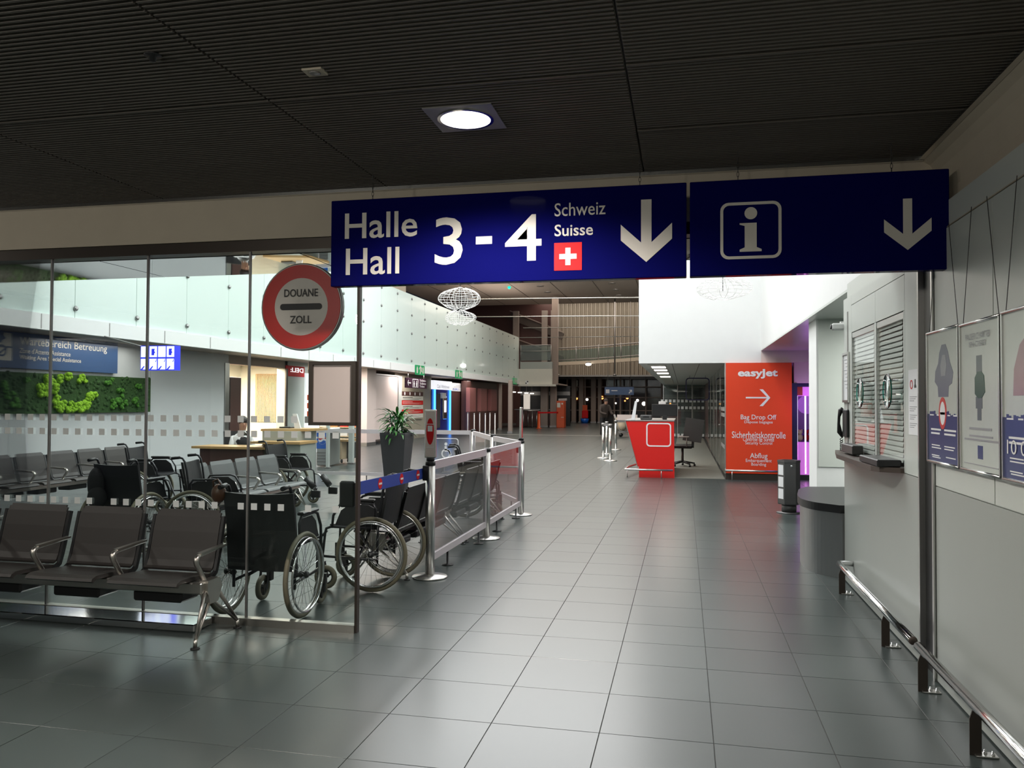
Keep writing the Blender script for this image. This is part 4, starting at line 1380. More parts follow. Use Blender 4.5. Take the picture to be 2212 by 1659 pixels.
# notices and phone on the booth
nt_ = thing('wall_notice', 'tall white paper notice with customs symbols on the booth wall', 'notice', (XW-.002, 5.2, 1.33))
a, b = 5.10, 5.31
MB().box((XW-.003, a, 1.335), (XW, b, 1.73)).build('sheet', 'paper', nt_, True)
lm = MB()
for blk, z in enumerate((1.565, 1.505, 1.455, 1.405)):
    for k in range(3):
        lm.box((XW-.004, b-.03, z-.012*k-.002), (XW-.003, b-.18+.03*k, z-.012*k+.002))
lm.build('print_lines', 'greyprint', nt_, True)
lm = MB()
ring(lm, (XW-.004, b-.07, 1.64), -Y, Z, circ(0, 0, .028, 20), circ(0, 0, .021, 20), .001)
lm.build('customs_symbol', 'red', nt_, True)
lm = MB()
plate(lm, (XW-.004, b-.15, 1.62), -Y, Z, [(-.02, 0), (.02, 0), (.02, .012), (.008, .02), (.008, .05), (-.008, .05), (-.008, .02), (-.02, .012)], .001)
lm.build('desk_symbol', 'print', nt_, True)
fn = thing('framed_notice', 'silver framed notice above the black wall phone', 'notice', (XW-.01, 7.25, 1.58))
p_, q_ = gx(1838, 757, XW-.02), gx(1822, 872, XW-.02)
y0, y1, z0, z1 = 7.10, 7.345, q_.z+.01, p_.z
mb = MB()
ring(mb, (XW-.002, y1, z0), -Y, Z, [(0, 0), (y1-y0, 0), (y1-y0, z1-z0), (0, z1-z0)], [(.02, .02), (y1-y0-.02, .02), (y1-y0-.02, z1-z0-.02), (.02, z1-z0-.02)], .014)
mb.build('frame', 'alu', fn, True)
MB().box((XW-.006, y0+.01, z0+.01), (XW-.002, y1-.01, z1-.01)).build('sheet', 'paper', fn, True)
lm = MB()
for k in range(9):
    lm.box((XW-.008, y0+.05, z1-.06-k*.03), (XW-.006, y1-.05-.03*(k % 3), z1-.064-k*.03))
lm.build('print_lines', 'greyprint', fn, True)
ph = thing('wall_phone', 'black wall phone with coiled cord at the booth corner', 'phone', (XW-.03, 7.2, 1.3))
MB().bevbox((XW-.022, 7.12, 1.24), (XW-.001, 7.31, 1.475), .008).build('phone_body', 'black', ph, True)
mb = MB()
mb.tube([(XW-.012, 7.335, 1.48), (XW-.032, 7.335, 1.462), (XW-.044, 7.335, 1.41), (XW-.047, 7.335, 1.35), (XW-.040, 7.335, 1.28), (XW-.012, 7.335, 1.24)], [.018, .022, .012, .012, .022, .018], 10)
mb.build('handset', 'black', ph, True)
mb = MB()
pts = []
for k in range(90):
    u = k/89
    a = u*2*PI*13
    pts.append((XW-.03+.012*math.cos(a), 7.31+.012*math.sin(a), 1.235-.16*math.sin(u*PI)*1.0-.02*u))
mb.tube(pts, .0035, 5)
mb.build('coiled_cord', 'black', ph, True)
bc = thing('cctv_camera', 'small white security camera on the booth corner', 'camera', (XW-.05, 7.45, 2.27))
c = gx(1812, 706, XW-.03)
MB().bevbox((XW-.09, 7.36, c.z-.03), (XW+.02, 7.44, c.z+.03), .012).build('camera_body', 'white', bc, True)
MB().lathe([(0, 0), (.02, 0), (.02, .012), (0, .012)], (XW-.10, 7.40, c.z), 12, 'x').build('lens', 'black', bc, True)
MB().box((XW-.02, 7.385, c.z+.028), (XW+.06, 7.415, c.z+.045)).build('bracket', 'white', bc, True)
MB().box((XW+.03, 7.352, c.z-.01), (XW+.06, 7.415, c.z+.03)).build('wall_arm', 'white', bc, True)

# ================================================================== COUNTER, BIN, PILLAR, CLAW MACHINE
ct = thing('curved_counter', 'steel fronted counter with rounded corner and black top beside the booth', 'counter', (1.6, 8.4, 0))
ctrl = [(1.345, 7.40), (1.278, 7.466), (1.164, 7.594), (1.105, 7.75), (1.085, 7.90), (1.095, 8.15), (1.14, 8.45), (1.19, 8.72), (1.30, 8.98)]
pts = []
for k in range(len(ctrl)-1):
    p0, p1, p2, p3 = [Vector((*ctrl[min(max(q, 0), len(ctrl)-1)], 0)) for q in (k-1, k, k+1, k+2)]
    for q in range(4):
        u = q/4
        pts.append(tuple((.5*((2*p1)+(p2-p0)*u+(2*p0-5*p1+4*p2-p3)*u*u+(3*p1-p0-3*p2+p3)*u**3))[:2]))
pts += [(1.30, 8.98), (2.3, 9.2), (2.3, 7.40)]
MB().prism(pts[::-1], 'z', 0, .57).build('steel_front', 'steelv', ct, True)
top = [(p[0]-(.025 if p[0] < 2 else 0), p[1]-.012) for p in pts]
MB().prism(top[::-1], 'z', .57, .64).build('black_top', 'black', ct, True)
bn = thing('litter_bin', 'dark grey six-sided litter bin on a round foot by the orange-red panel', 'bin', (1.42, 11.7, 0))
bx, by = 1.43, 11.72
MB().lathe([(0, 0), (.17, 0), (.17, .012), (0, .016)], (bx, by, 0), 24).build('foot_plate', 'binmetal', bn, True)
MB().lathe([(0, .012), (.10, .012), (.10, .13), (0, .13)], (bx, by, 0), 16).build('stem', 'binmetal', bn, True)
MB().lathe([(0, .12), (.145, .12), (.15, .135), (.15, .70), (.155, .705), (.155, .735), (.11, .735), (.11, .70), (0, .69)], (bx, by, 0), 6, 'z', False).build('bin_body', 'binmetal', bn, True)
MB().lathe([(0, -.006), (.016, -.006), (.016, 0), (0, 0)], (bx+.02, by-.131, .655), 12, 'y').build('lock', 'chrome', bn, True)
lm = MB()
for k in range(3):
    c_, s2_ = math.cos(-PI*2/3), math.sin(-PI*2/3)
    n_ = Vector((math.cos(-5*PI/6), math.sin(-5*PI/6), 0))
    xd = Vector((-n_.y, n_.x, 0))
    plate(lm, Vector((bx, by, .20+.165*k))+n_*.131, xd, Z, [(-.055, 0), (.055, 0), (.055, .14), (-.055, .14)], .003)
lm.build('info_labels', 'paper', bn, True)
# pillar
struct('pillar', MB().box((1.61, 10.5, 0), (2.10, 11.1, 2.58)), 'white')
pi_ = bpy.data.objects['pillar']
MB().box((1.605, 10.495, 0), (2.105, 11.105, .30)).build('kick_band', 'steelv', pi_)
MB().box((1.632, 10.488, .74), (2.098, 10.499, 2.575)).build('front_panel', 'wallgrey', pi_)
# claw machine in the niche
struct('wall_niche', MB().box((2.08, 16.6, 0), (2.19, 18.6, 1.93)), 'indigo')
struct('wall_niche_head', MB().box((2.13, 16.80, 1.86), (5, 16.84, 1.93)), 'indigo')
struct('wall_niche_top', MB().box((2.13, 16.62, 1.93), (5, 16.75, 2.34)), 'pinkwhite')
cm = thing('claw_machine', 'pink and violet lit claw machine with toys beside the pillar', 'arcade machine', (2.6, 17.2, 0))
MB().box((2.20, 16.85, .10), (3.2, 17.7, .75)).build('cabinet', 'pinklit', cm, True)
MB().box((2.20, 16.85, .0), (3.2, 17.7, .10)).build('plinth', 'black', cm, True)
MB().box((2.20, 17.66, .75), (3.2, 17.7, 1.85)).build('back_panel', 'violet', cm, True)
MB().box((2.19, 16.84, 1.68), (3.2, 17.7, 1.92)).build('canopy', 'pinklit', cm, True)
MB().box((2.20, 16.835, 1.69), (2.32, 16.84, 1.88)).build('picture_panel', 'orange', cm, True)
for x in (2.20, 2.36):
    MB().box((x, 16.85, .12), (x+.03, 16.88, 1.70)).build('light_column', 'whitelit', cm, True)
MB().box((2.23, 16.86, .76), (3.2, 16.865, 1.68)).build('front_pane', 'pane', cm, True)
MB().box((2.20, 16.88, .74), (3.2, 17.66, .76)).build('toy_floor', 'violet', cm, True)
for k, (x, y, m_, lb_) in enumerate(((2.29, 17.0, 'cream2', 'beige plush toy at the front of the claw machine'), (2.42, 17.05, 'red', 'red plush toy beside the lit column of the claw machine'), (2.30, 17.2, 'orange', 'orange plush toy behind the beige one'), (2.44, 17.3, 'pepsi', 'blue plush toy at the back of the claw machine'))):
    t = thing('plush_toy', lb_, 'toy', (x, y, .762), group='plush toys in the claw machine')
    b_ = MB()
    b_.ball((x, y, .762+.075), .06, 10, 6, (1, .9, 1.25))
    b_.build('body', m_, t, True)
    h_ = MB()
    h_.ball((x, y-.01, .762+.185), .048, 10, 6)
    h_.ball((x-.036, y, .762+.225), .018, 8, 5)
    h_.ball((x+.036, y, .762+.225), .018, 8, 5)
    h_.build('head', m_, t, True)
light('POINT', 'claw_machine_glow', (2.5, 16.2, 1.5), 9, (.62, .18, 1.0), radius=.2)

# ================================================================== CRASH RAILS along the right wall
def wall_rail(label, y0, y1, feet, hook):
    t = thing('bumper_rail', label, 'rail', (1.245, (y0+y1)/2, 0))
    x = 1.235
    pts = [(x, y0, .215), (x, y1, .215)]
    if hook:
        pts += [(x+.01, y1+.035, .215), (x+.045, y1+.045, .213), (XW-.005, y1+.045, .213)]
    mb = MB()
    mb.tube(pts, .024, 16)
    mb.build('tube', 'chrome', t, True)
    MB().lathe([(0, -.002), (.0235, -.002), (.0235, .0), (0, .0)], (x, y0, .215), 16, 'y').build('end_cap', 'darkwood', t, True)
    for fy in feet:
        mb = MB()
        mb.prism([(x-.024, .0), (x+.024, .0), (x+.024, .155), (x+.010, .197), (x-.010, .197), (x-.024, .155)], 'y', fy-.004, fy+.004)
        ft = mb.build('bracket_foot', 'header', t, True)
        MB().bevbox((x-.006, fy-.028, 0), (x+.085, fy+.028, .008), .002).build('foot_plate', 'steel', ft, True)
        for d in (.040, .066):
            MB().lathe([(0, .008), (.009, .008), (.009, .014), (.005, .014), (.005, .026), (0, .026)], (x+d, fy+(.008 if d < .05 else -.008), 0), 8).build('anchor_bolt', 'chrome', ft, True)
    return t
wall_rail('steel bumper rail with bent end in front of the booth', 4.80, 6.95, (6.98-.15, 5.42), True)
wall_rail('near steel bumper rail along the lobby wall', 2.2, 4.70, (4.62, 3.84, 2.7), False)

# ================================================================== POSTERS on wires
XP = 1.335
def poster(label, y0, y1, z0, z1, kind):
    t = thing('poster', label, 'poster', (XP, (y0+y1)/2, z0))
    W_, H_ = y1-y0, z1-z0
    mb = MB()
    for (a, b) in (((y0, z0), (y1, z0)), ((y0, z1), (y1, z1))):
        mb.tube([(XP-.004, a[0], a[1]), (XP-.004, b[0], b[1])], .009, 10)
    mb.box((XP-.012, y0, z0), (XP+.006, y0+.014, z1)).box((XP-.012, y1-.014, z0), (XP+.006, y1, z1))
    mb.build('frame', 'alu', t, True)
    MB().box((XP-.004, y0+.008, z0+.004), (XP+.003, y1-.008, z1-.004)).build('sheet', 'postergrey', t, True)
    o = Vector((XP-.004, y1-.014, z0+.008))
    w_, h_ = W_-.028, H_-.016
    def pp(m_, name, *polys, th=.0012):
        q = MB()
        for p in polys:
            plate(q, o, -Y, Z, [(a*w_, b*h_) for a, b in p], th)
        return q.build(name, m_, t, True)
    def lines(m_, name, rows):
        q = MB()
        for (x0, x1, yv, hh) in rows:
            plate(q, o, -Y, Z, [(x0*w_, yv*h_), (x1*w_, yv*h_), (x1*w_, (yv+hh)*h_), (x0*w_, (yv+hh)*h_)], .0018)
        q.build(name, m_, t, True)
    if kind in (0, 2):
        pp('posterblue', 'blue_lower_field', [(0, 0), (1, 0), (1, .33), (0, .33)])
        sky, x = [(0, .33), (1, .33)], 1.0
        r_ = random.Random(4+kind)
        while x > 0.02:
            h = .36+.035*r_.random()
            sky += [(x, h), (x-.05, h)]
            x -= .05
        pp('posterblue', 'city_silhouette', sky)
        lines('paper', 'text_lines', [(.10, .44, .24, .014), (.55, .92, .24, .014), (.10, .40, .21, .014), (.55, .9, .21, .014), (.12, .40, .12, .008), (.55, .88, .12, .008), (.12, .44, .10, .008), (.55, .84, .10, .008), (.12, .38, .04, .008), (.6, .9, .04, .008), (.14, .42, .025, .008), (.06, .2, .355, .01), (.3, .4, .355, .01), (.66, .74, .355, .01), (.84, .95, .355, .01)])
    if kind == 0:
        pp('posterfur', 'hooded_coat', [(.36, .50), (.68, .50), (.70, .58), (.80, .60), (.84, .68), (.74, .76), (.68, .84), (.60, .90), (.48, .90), (.40, .84), (.36, .76), (.26, .70), (.24, .62), (.34, .58)])
        pp('posterface', 'face_patch', [(.46, .66), (.60, .66), (.64, .74), (.60, .82), (.50, .82), (.44, .74)], th=.002)
        q = MB()
        ring(q, o, -Y, Z, circ(.5*w_, .375*h_, .062, 24, .085), circ(.5*w_, .375*h_, .044, 24, .062), .0022)
        q.build('customs_ring', 'discred', t, True)
        q = MB()
        plate(q, o, -Y, Z, circ(.5*w_, .375*h_, .044, 24, .062), .0018)
        q.build('ring_field', 'paper', t, True)
        lines('print', 'ring_bar', [(.42, .58, .365, .018)])
    if kind == 1:
        text('PAUSER CHARTIER', (XP-.005, y1-.08, z0+.885*H_), -Y, Z, W_*.62, .030, 'greyprint', t, th=.002)
        text('IEN CASIER', (XP-.005, y1-.13, z0+.835*H_), -Y, Z, W_*.42, .026, 'greyprint', t, th=.002)
        pp('posterwatch', 'watch_strap', [(.42, .66), (.56, .66), (.56, .78), (.42, .78)], [(.44, .34), (.54, .34), (.54, .42), (.44, .42)], [(.40, .42), (.57, .42), (.57, .50), (.40, .50)])
        pp('postergreen', 'watch_case', [(.38, .52), (.46, .49), (.56, .49), (.64, .53), (.62, .64), (.55, .67), (.45, .67), (.38, .63)], th=.002)
        lines('greyprint', 'text_lines', [(.22, .80, .275, .016), (.22, .82, .225, .014), (.08, .98, .20, .014), (.06, .95, .035, .006)])
        pp('posterblue', 'blue_badge', [(.44, .08), (.57, .08), (.57, .17), (.44, .17)])
    if kind == 2:
        pp('posterrose', 'rose_coat', [(.2, .5), (.8, .5), (.84, .66), (.7, .82), (.5, .86), (.34, .8), (.22, .66)])
        text('10 000', (XP-.006, y1-.05, z0+.155*H_), -Y, Z, W_*.62, .06, 'paper', t, th=.002)
    mb = MB()
    for (ya, yb) in ((y0+.03, y0+.16), (y1-.03, y1-.16)):
        mb.tube([(XP, ya, z1), (XP, yb, 2.46)], .0018, 5)
    mb.build('hanging_wire', 'cable', t, True)
for nm, c_ in (('postergrey', (.62, .66, .61)), ('posterblue', (.065, .075, .20)), ('posterfur', (.22, .23, .29)), ('posterface', (.36, .37, .40)), ('posterwatch', (.17, .19, .20)), ('postergreen', (.06, .12, .09)), ('posterrose', (.42, .27, .29))):
    M[nm] = mat(nm, c_, .16, spec=.55, vary=.05, scale=14)
poster('poster of a hooded coat over a city skyline beside the shutter guide', 4.315, 4.845, 1.207, 1.912, 0)
poster('pale poster of a wristwatch between two skyline posters', 3.785, 4.300, 1.207, 1.906, 1)
poster('blue poster with the number 10 000 at the lobby wall edge', 3.250, 3.770, 1.205, 1.910, 2)
# ================================================================== MOSS WALL and waiting area signs
ms = thing('moss_picture', 'long green moss picture on the waiting area wall', 'moss picture', (XL+.05, 12, 1.28))
def moss_panel(y0, y1, z0, z1):
    rg = random.Random(11)
    MB().box((XL+.012, y0, z0), (XL+.09, y1, z1)).build('backing', 'moss', ms, True)
    rough = MB()
    for k in range(620):
        y, z = rg.uniform(y0+.03, y1-.03), rg.uniform(z0+.02, z1-.02)
        rough.ball((XL+.085, y, z), rg.uniform(.025, .05), 6, 4, (.6, 1, 1))
    rough.build('flat_moss', 'moss', ms, True)['kind'] = 'stuff'
    def cushion(y, z, r, m_):
        b = MB()
        b.ball((XL+.10, y, z), r, 10, 7, (.75, 1, .95))
        for q in range(4):
            a = rg.uniform(0, 6.28)
            b.ball((XL+.10+.5*r, y+.55*r*math.cos(a), z+.55*r*math.sin(a)), r*.55, 8, 5)
        b.build('moss_cushion', m_, ms, True)
    def spots(m_, pts, r, n, sp):
        for (px, py) in pts:
            c = gx(px, py, XL+.1)
            for q in range(n):
                cushion(min(max(c.y+rg.uniform(-sp, sp), y0+.05), y1-.05), min(max(c.z+rg.uniform(-sp*.5, sp*.5), z0+.05), z1-.03), r*rg.uniform(.75, 1.2), m_)
    spots('mosslight', ((104, 830), (118, 822), (98, 850), (112, 862), (120, 876), (130, 884), (142, 878), (152, 884), (165, 879), (178, 876), (186, 868), (190, 858), (200, 850), (138, 815), (174, 818), (122, 840), (90, 842), (104, 812)), .062, 4, .11)
    spots('mossmid', ((15, 850), (25, 872), (250, 868), (242, 878), (262, 872), (255, 850), (292, 870), (238, 822), (295, 835), (10, 835), (60, 825)), .055, 3, .12)
moss_panel(7.0, 14.70, 1.29, 1.99)
ws = thing('waiting_area_sign', 'blue wall sign reading Wartebereich Betreuung above the moss picture', 'sign', (XL, 12, 2.05))
MB().box((XL+.03, 8.5, 2.055), (XL+.10, 13.68, 2.655)).build('sign_board', 'bluesign', ws, True)
SX = XL+.101
def wt(s, x0, y0, x1, y1, bold=.004):
    a, b = gx(x0, y0, SX), gx(x1, y1, SX)
    return text(s, a, Y, Z, b.y-a.y, abs(gx(x0, y1, SX).z-a.z) if False else (b.z-a.z), 'signwhite', ws, 'lettering', .003, bold)
def wt2(s, x0, yb0, x1, h, bold=.004):
    a, b = gx(x0, yb0, SX), gx(x1, yb0, SX)
    return text(s, a, Y, Z, b.y-a.y, h, 'signwhite', ws, 'lettering', .003, bold)
wt2('Wartebereich Betreuung', 41, 749, 231, .17, .006)
wt2("Zone d'Attente Assistance", 41, 762, 152, .085, .004)
wt2('Waiting Area Special Assistance', 41, 778, 175, .095, .010)
for (ya, yb) in ((717, 748), (749, 779)):
    p_, q_ = gx(0, yb, SX), gx(24, ya, SX)
    MB().box((SX, q_.y-.42, p_.z+.01), (SX+.003, q_.y, q_.z-.02)).build('pictogram_field', 'signwhite', ws, True)
    mb = MB()
    if ya < 730:
        plate(mb, (SX+.003, q_.y-.34, p_.z+.06), Y, Z, [(.0, .0), (.13, .0), (.16, .05), (.22, .08), (.18, .13), (.20, .22), (.0, .22)], .002)
    else:
        ring(mb, (SX+.003, q_.y-.20, p_.z+.17), Y, Z, circ(0, 0, .10, 14), circ(0, 0, .07, 14), .002)
        plate(mb, (SX+.003, q_.y-.40, p_.z+.03), Y, Z, [(0, 0), (.05, 0), (.36, .22), (.31, .22)], .002)
    mb.build('pictogram', 'bluesign', ws, True)
# lit pictogram cube sign hanging below the gallery
lp = thing('pictogram_lightbox', 'hanging lit blue and white pictogram box beside the waiting sign', 'sign', (-8.7, 11.85, 2.2))
a, b = gy(303, 800, 11.8), gy(378, 746, 11.8)
x0, x1, z0, z1 = a.x, b.x, a.z, b.z
MB().box((x0, 11.8, z0), (x1, 11.95, z1)).build('box', 'bluelit', lp, True)
w_ = (x1-x0)/4
for c in range(4):
    for r_ in range(2):
        xa, za = x0+c*w_+.014, z0+r_*(z1-z0)/2+.014
        MB().box((xa, 11.793, za), (xa+w_-.026, 11.80, za+(z1-z0)/2-.028)).build('pictogram_field', 'signlit', lp, True)
        mb = MB()
        hh = (z1-z0)/2-.028
        if r_ == 1 and c in (1, 3):
            plate(mb, (xa+.02, 11.793, za+.03), X, Z, [(.02, 0), (.07, 0), (.07, .03), (.09, .05), (.07, .07), (.08, .11), (.02, .11)], .003)
        if r_ == 0:
            plate(mb, (xa, 11.793, za), X, Z, [(0, 0), (.035, 0), (.075, .05), (.06, .06)], .003)
            plate(mb, (xa, 11.793, za), X, Z, [(w_-.05, hh-.05), (w_-.04, hh-.06), (w_-.026, hh-.02), (w_-.026, hh)], .003)
        if mb.v:
            mb.build('pictogram', 'bluelit', lp, True)
mb = MB()
mb.tube([(x0+.06, 11.87, z1-.03), (x0-.25, 11.87, z1+.05), (-9.78, 11.87, 2.635)], .014, 6)
mb.build('wall_arm', 'greymetal', lp, True)

# ================================================================== BAKERY behind the waiting area
light('AREA', 'bakery_lamps', (XL-1.3, 19.2, 2.55), 750, (1, .84, .66), 1.8, 3.2)
light('AREA', 'cafe_lamps', (-12.2, 24.5, 2.55), 160, (1, .88, .76), 1.8, 3.0)
bs = thing('bakery_slat_panel', 'light wooden slat panel inside the bright bakery', 'panel', (XL-1.3, 22.25, 0))
sa, sb_ = gy(553, 800, 22.2).x, gy(614, 800, 22.2).x
MB().box((sa-.05, 22.27, .9), (sb_+.05, 22.298, 2.36)).build('backing', 'wood', bs, True)
for k in range(20):
    xa = sa+(sb_-sa)*k/20
    MB().box((xa, 22.23, .9), (xa+(sb_-sa)/20*.55, 22.27, 2.34)).build('slat', 'cream2', bs, True)
bcol = thing('bakery_column_cabinet', 'tall dark brown cabinet at the left side of the bakery opening', 'cabinet', (XL-.9, 18.0, 0))
MB().bevbox((XL-1.1, 17.8, .0), (XL-.3, 18.85, 2.15), .02).build('body', 'brown', bcol, True)
MB().box((XL-.30, 18.30, .05), (XL-.29, 18.32, 2.1)).build('door_gap', 'print', bcol, True)
bsh = thing('bakery_shelf', 'bread shelf inside the bright bakery', 'shelf', (XL-1.9, 19.6, 0))
for z in (1.2, 1.55, 1.9):
    MB().box((XL-2.38, 18.6, z), (XL-1.9, 20.1, z+.03)).build('board', 'wood', bsh, True)
for q, z in enumerate((1.23, 1.58)):
    for k in range(4):
        t = thing('bread_loaf', 'brown bread loaf, %s on the %s bakery shelf' % (('first', 'second', 'third', 'fourth')[k], ('lower', 'middle')[q]), 'bread', (XL-2.1, 18.8+.33*k, z), group='loaves on the bakery shelf')
        b_ = MB()
        b_.ball((XL-2.1, 18.8+.33*k, z+.075), .1, 10, 6, (1.1, 1.3, .75))
        b_.build('crust', 'loaf', t, True)
rs_ = thing('bakery_sign_reflection', 'red box with white mirrored lettering copying a reflected sign beside the bakery opening', 'sign', (XL+.02, 21.4, 2.2))
p_, q_ = gx(618, 812, XL+.03), gx(658, 790, XL+.03)
MB().box((XL+.005, p_.y, p_.z), (XL+.03, q_.y, p_.z+.30)).build('red_box', 'red', rs_, True)
text('DELI:', (XL+.031, p_.y+.25, p_.z+.12), Y, Z, (q_.y-p_.y)*.7, .13, 'signlit', rs_, th=.004, bold=.02, mirror=True)  # red box and mirrored letters model text seen as a reflection
mn = thing('menu_lightbox', 'narrow bright menu light box beside the grey pier', 'menu board', (XL+.02, 22.3, 1))
p_, q_ = gx(660, 928, XL+.2), gx(668, 800, XL+.2)
MB().box((XL+.15, p_.y, 0.0), (XL+.2, p_.y+.9, 2.35)).build('light_panel', 'whitelit', mn, True)
for k in range(3):
    MB().box((XL+.2, p_.y+.08, 1.08+.24*k), (XL+.205, p_.y+.8, 1.08+.24*k+.16)).build('food_photo', 'orange', mn, True)
# service counter with the seated attendant
hd = thing('help_desk', 'grey help desk with light wooden tops in front of the bakery', 'desk', (-7.3, 12.9, 0))
def P2(px, py, z): return gz(px, py, z)
MB().box((-8.35, 12.35, .70), (-6.95, 12.95, .74)).build('low_worktop', 'wood', hd, True)
MB().box((-8.25, 12.45, .0), (-7.05, 12.5, .70)).build('front_board', 'brown', hd, True)
MB().box((-7.2, 12.7, .0), (-6.55, 13.45, 1.0)).build('grey_body', 'wallgrey2', hd, True)
MB().prism([(-7.22, 12.68), (-6.45, 12.9), (-6.35, 13.5), (-7.15, 13.6)], 'z', 1.0, 1.04).build('high_worktop', 'wood', hd, True)
MB().box((-6.62, 12.35, 0), (-6.30, 12.9, .80)).build('end_body', 'wallgrey2', hd, True)
MB().box((-7.2, 12.3, .80), (-6.28, 12.95, .84)).build('side_worktop', 'wood', hd, True)
ac = thing('desk_notice', 'clear slanted leaflet holder on the help desk', 'stand', (-6.7, 13.2, 1.04))
MB().prism([(-6.80, 1.042), (-6.68, 1.042), (-6.76, 1.30), (-6.84, 1.30)], 'y', 13.1, 13.13).build('sheet', 'paper', ac, True)
kb = thing('document_tray', 'flat black tray on the help desk', 'tray', (-7.0, 13.2, 1.04))
MB().bevbox((-7.10, 13.1, 1.042), (-6.88, 13.35, 1.065), .005).build('tray_body', 'black', kb, True)

# ------------------------------------------------------------------ people: one skinned body each
def skin_body(name, verts, edges, radii, m, parent, sub=2):
    me = bpy.data.meshes.new(name)
    me.from_pydata([Vector(v)-wpos(parent) for v in verts], edges, [])
    ob = bpy.data.objects.new(name, me)
    C.objects.link(ob)
    md = ob.modifiers.new('skin', 'SKIN')
    for i, r in enumerate(radii):
        sv = me.skin_vertices[0].data[i]
        sv.radius = (r, r) if not isinstance(r, tuple) else r
        sv.use_root = (i == 0)
    md.use_smooth_shade = True
    s2 = ob.modifiers.new('sub', 'SUBSURF')
    s2.levels = sub
    s2.render_levels = sub
    dg = bpy.context.evaluated_depsgraph_get()
    ev = ob.evaluated_get(dg)
    m2 = bpy.data.meshes.new_from_object(ev)
    ob.modifiers.clear()
    ob.data = m2
    m2.materials.clear()
    mats = m if isinstance(m, list) else [(None, m)]
    for _, mm in mats:
        m2.materials.append(M[mm])
    base = wpos(parent)
    if len(mats) > 1:
        for p in m2.polygons:
            c = p.center+base
            for k, (fn_, _) in enumerate(mats):
                if fn_ is None or fn_(c):
                    p.material_index = k
                    break
    for p in m2.polygons:
        p.use_smooth = True
    ob.parent = parent
    return ob
def face(par, c, fwd, s, hairm='hair', long_hair=False):
    """eyes, nose, mouth, ears and hair on a head of height s centred at c"""
    c, fwd = Vector(c), Vector(fwd).normalized()
    sd = fwd.cross(Z).normalized()
    mb = MB()
    for k in (-1, 1):
        mb.ball(c+fwd*(.40*s)+sd*(.15*s*k)+Z*(.02*s), .035*s, 8, 5)
    mb.build('eyes', 'print', par, True)
    mb = MB()
    mb.ball(c+fwd*(.45*s)-Z*(.08*s), .05*s, 8, 5, (1, 1, 1.5))
    for k in (-1, 1):
        mb.ball(c+sd*(.36*s*k)-Z*(.02*s), .07*s, 8, 5, (.8, .8, 1.5))
    mb.build('nose_and_ears', 'skin', par, True)
    mb = MB()
    mb.ball(c+fwd*(.40*s)-Z*(.24*s), .05*s, 8, 5, (1.2, 1.2, .4))
    mb.build('mouth', 'rose', par, True)
    mb = MB()
    mb.ball(c-fwd*(.08*s)+Z*(.10*s), .44*s, 14, 8, (1, 1, 1.05))
    if long_hair:
        mb.ball(c-fwd*(.28*s)-Z*(.20*s), .26*s, 12, 7, (1, 1, 1.8))
    mb.build('hair', hairm, par, True)
# attendant at the help desk, looking down to the right
c = gy(525, 912, 13.45)
hx, hz = c.x, c.z
wm_ = thing('person', 'seated person in white blouse and black waistcoat at the help desk', 'person', (hx-.1, 13.45, .0))
fw = Vector((.75, -.66, 0)).normalized()
sd = fw.cross(Z)
H0 = Vector((hx, 13.45, hz))
neck = H0-Z*.17-fw*.02
chest = H0-Z*.36-fw*.06
pel = H0-Z*.80-fw*.14
V_ = [pel, pel+Z*.2, chest, neck, H0-Z*.05, H0+Z*.07]
R__ = [(.16, .13), (.13, .11), (.15, .11), .05, .085, .07]
E__ = [(0, 1), (1, 2), (2, 3), (3, 4), (4, 5)]
for k in (-1, 1):
    i = len(V_)
    V_ += [chest+sd*.17*k+Z*.06, chest+sd*.23*k-Z*.20+fw*.05, chest+sd*.14*k-Z*.28+fw*.27, chest+sd*.11*k-Z*.27+fw*.36]
    R__ += [.06, .045, .036, .032]
    E__ += [(2, i), (i, i+1), (i+1, i+2), (i+2, i+3)]
    j = len(V_)
    V_ += [pel+sd*.10*k+fw*.08, pel+sd*.11*k+fw*.42-Z*.02, pel+sd*.11*k+fw*.44-Z*.42, pel+sd*.11*k+fw*.56-Z*.46]
    R__ += [.10, .07, .05, .04]
    E__ += [(0, j), (j, j+1), (j+1, j+2), (j+2, j+3)]
skin_body('body', V_, E__, R__, [(lambda p: (p-H0).length < .17 or (p-neck).length < .055, 'skin'), (lambda p: p.z < pel.z+.14, 'vest'), (lambda p: (p-chest).length < .125 or ((p-Vector((chest.x, chest.y, p.z))).length < .11 and p.z < chest.z), 'vest'), (None, 'shirt')], wm_)
face(wm_, H0, fw-Z*.35, .21, 'hair', True)
oc2 = thing('attendant_chair', 'black office chair under the seated person at the help desk', 'chair', (hx-.14, 13.5, 0))
bx_, by_ = pel.x, pel.y
MB().bevbox((bx_-.23, by_-.22, max(.38, pel.z-.22)), (bx_+.23, by_+.22, max(.44, pel.z-.14)), .02).build('seat', 'black', oc2, True)
mb = MB()
mb.bar(Vector((bx_, by_, pel.z-.1))-fw*.22, Vector((bx_, by_, pel.z+.62))-fw*.30, .44, .05, fw)
mb.build('backrest', 'black', oc2, True)
MB().lathe([(0, 0), (.26, 0), (.26, .03), (.03, .06), (.03, max(.38, pel.z-.22)), (0, max(.38, pel.z-.22))], (bx_, by_, 0), 14).build('base', 'black', oc2, True)

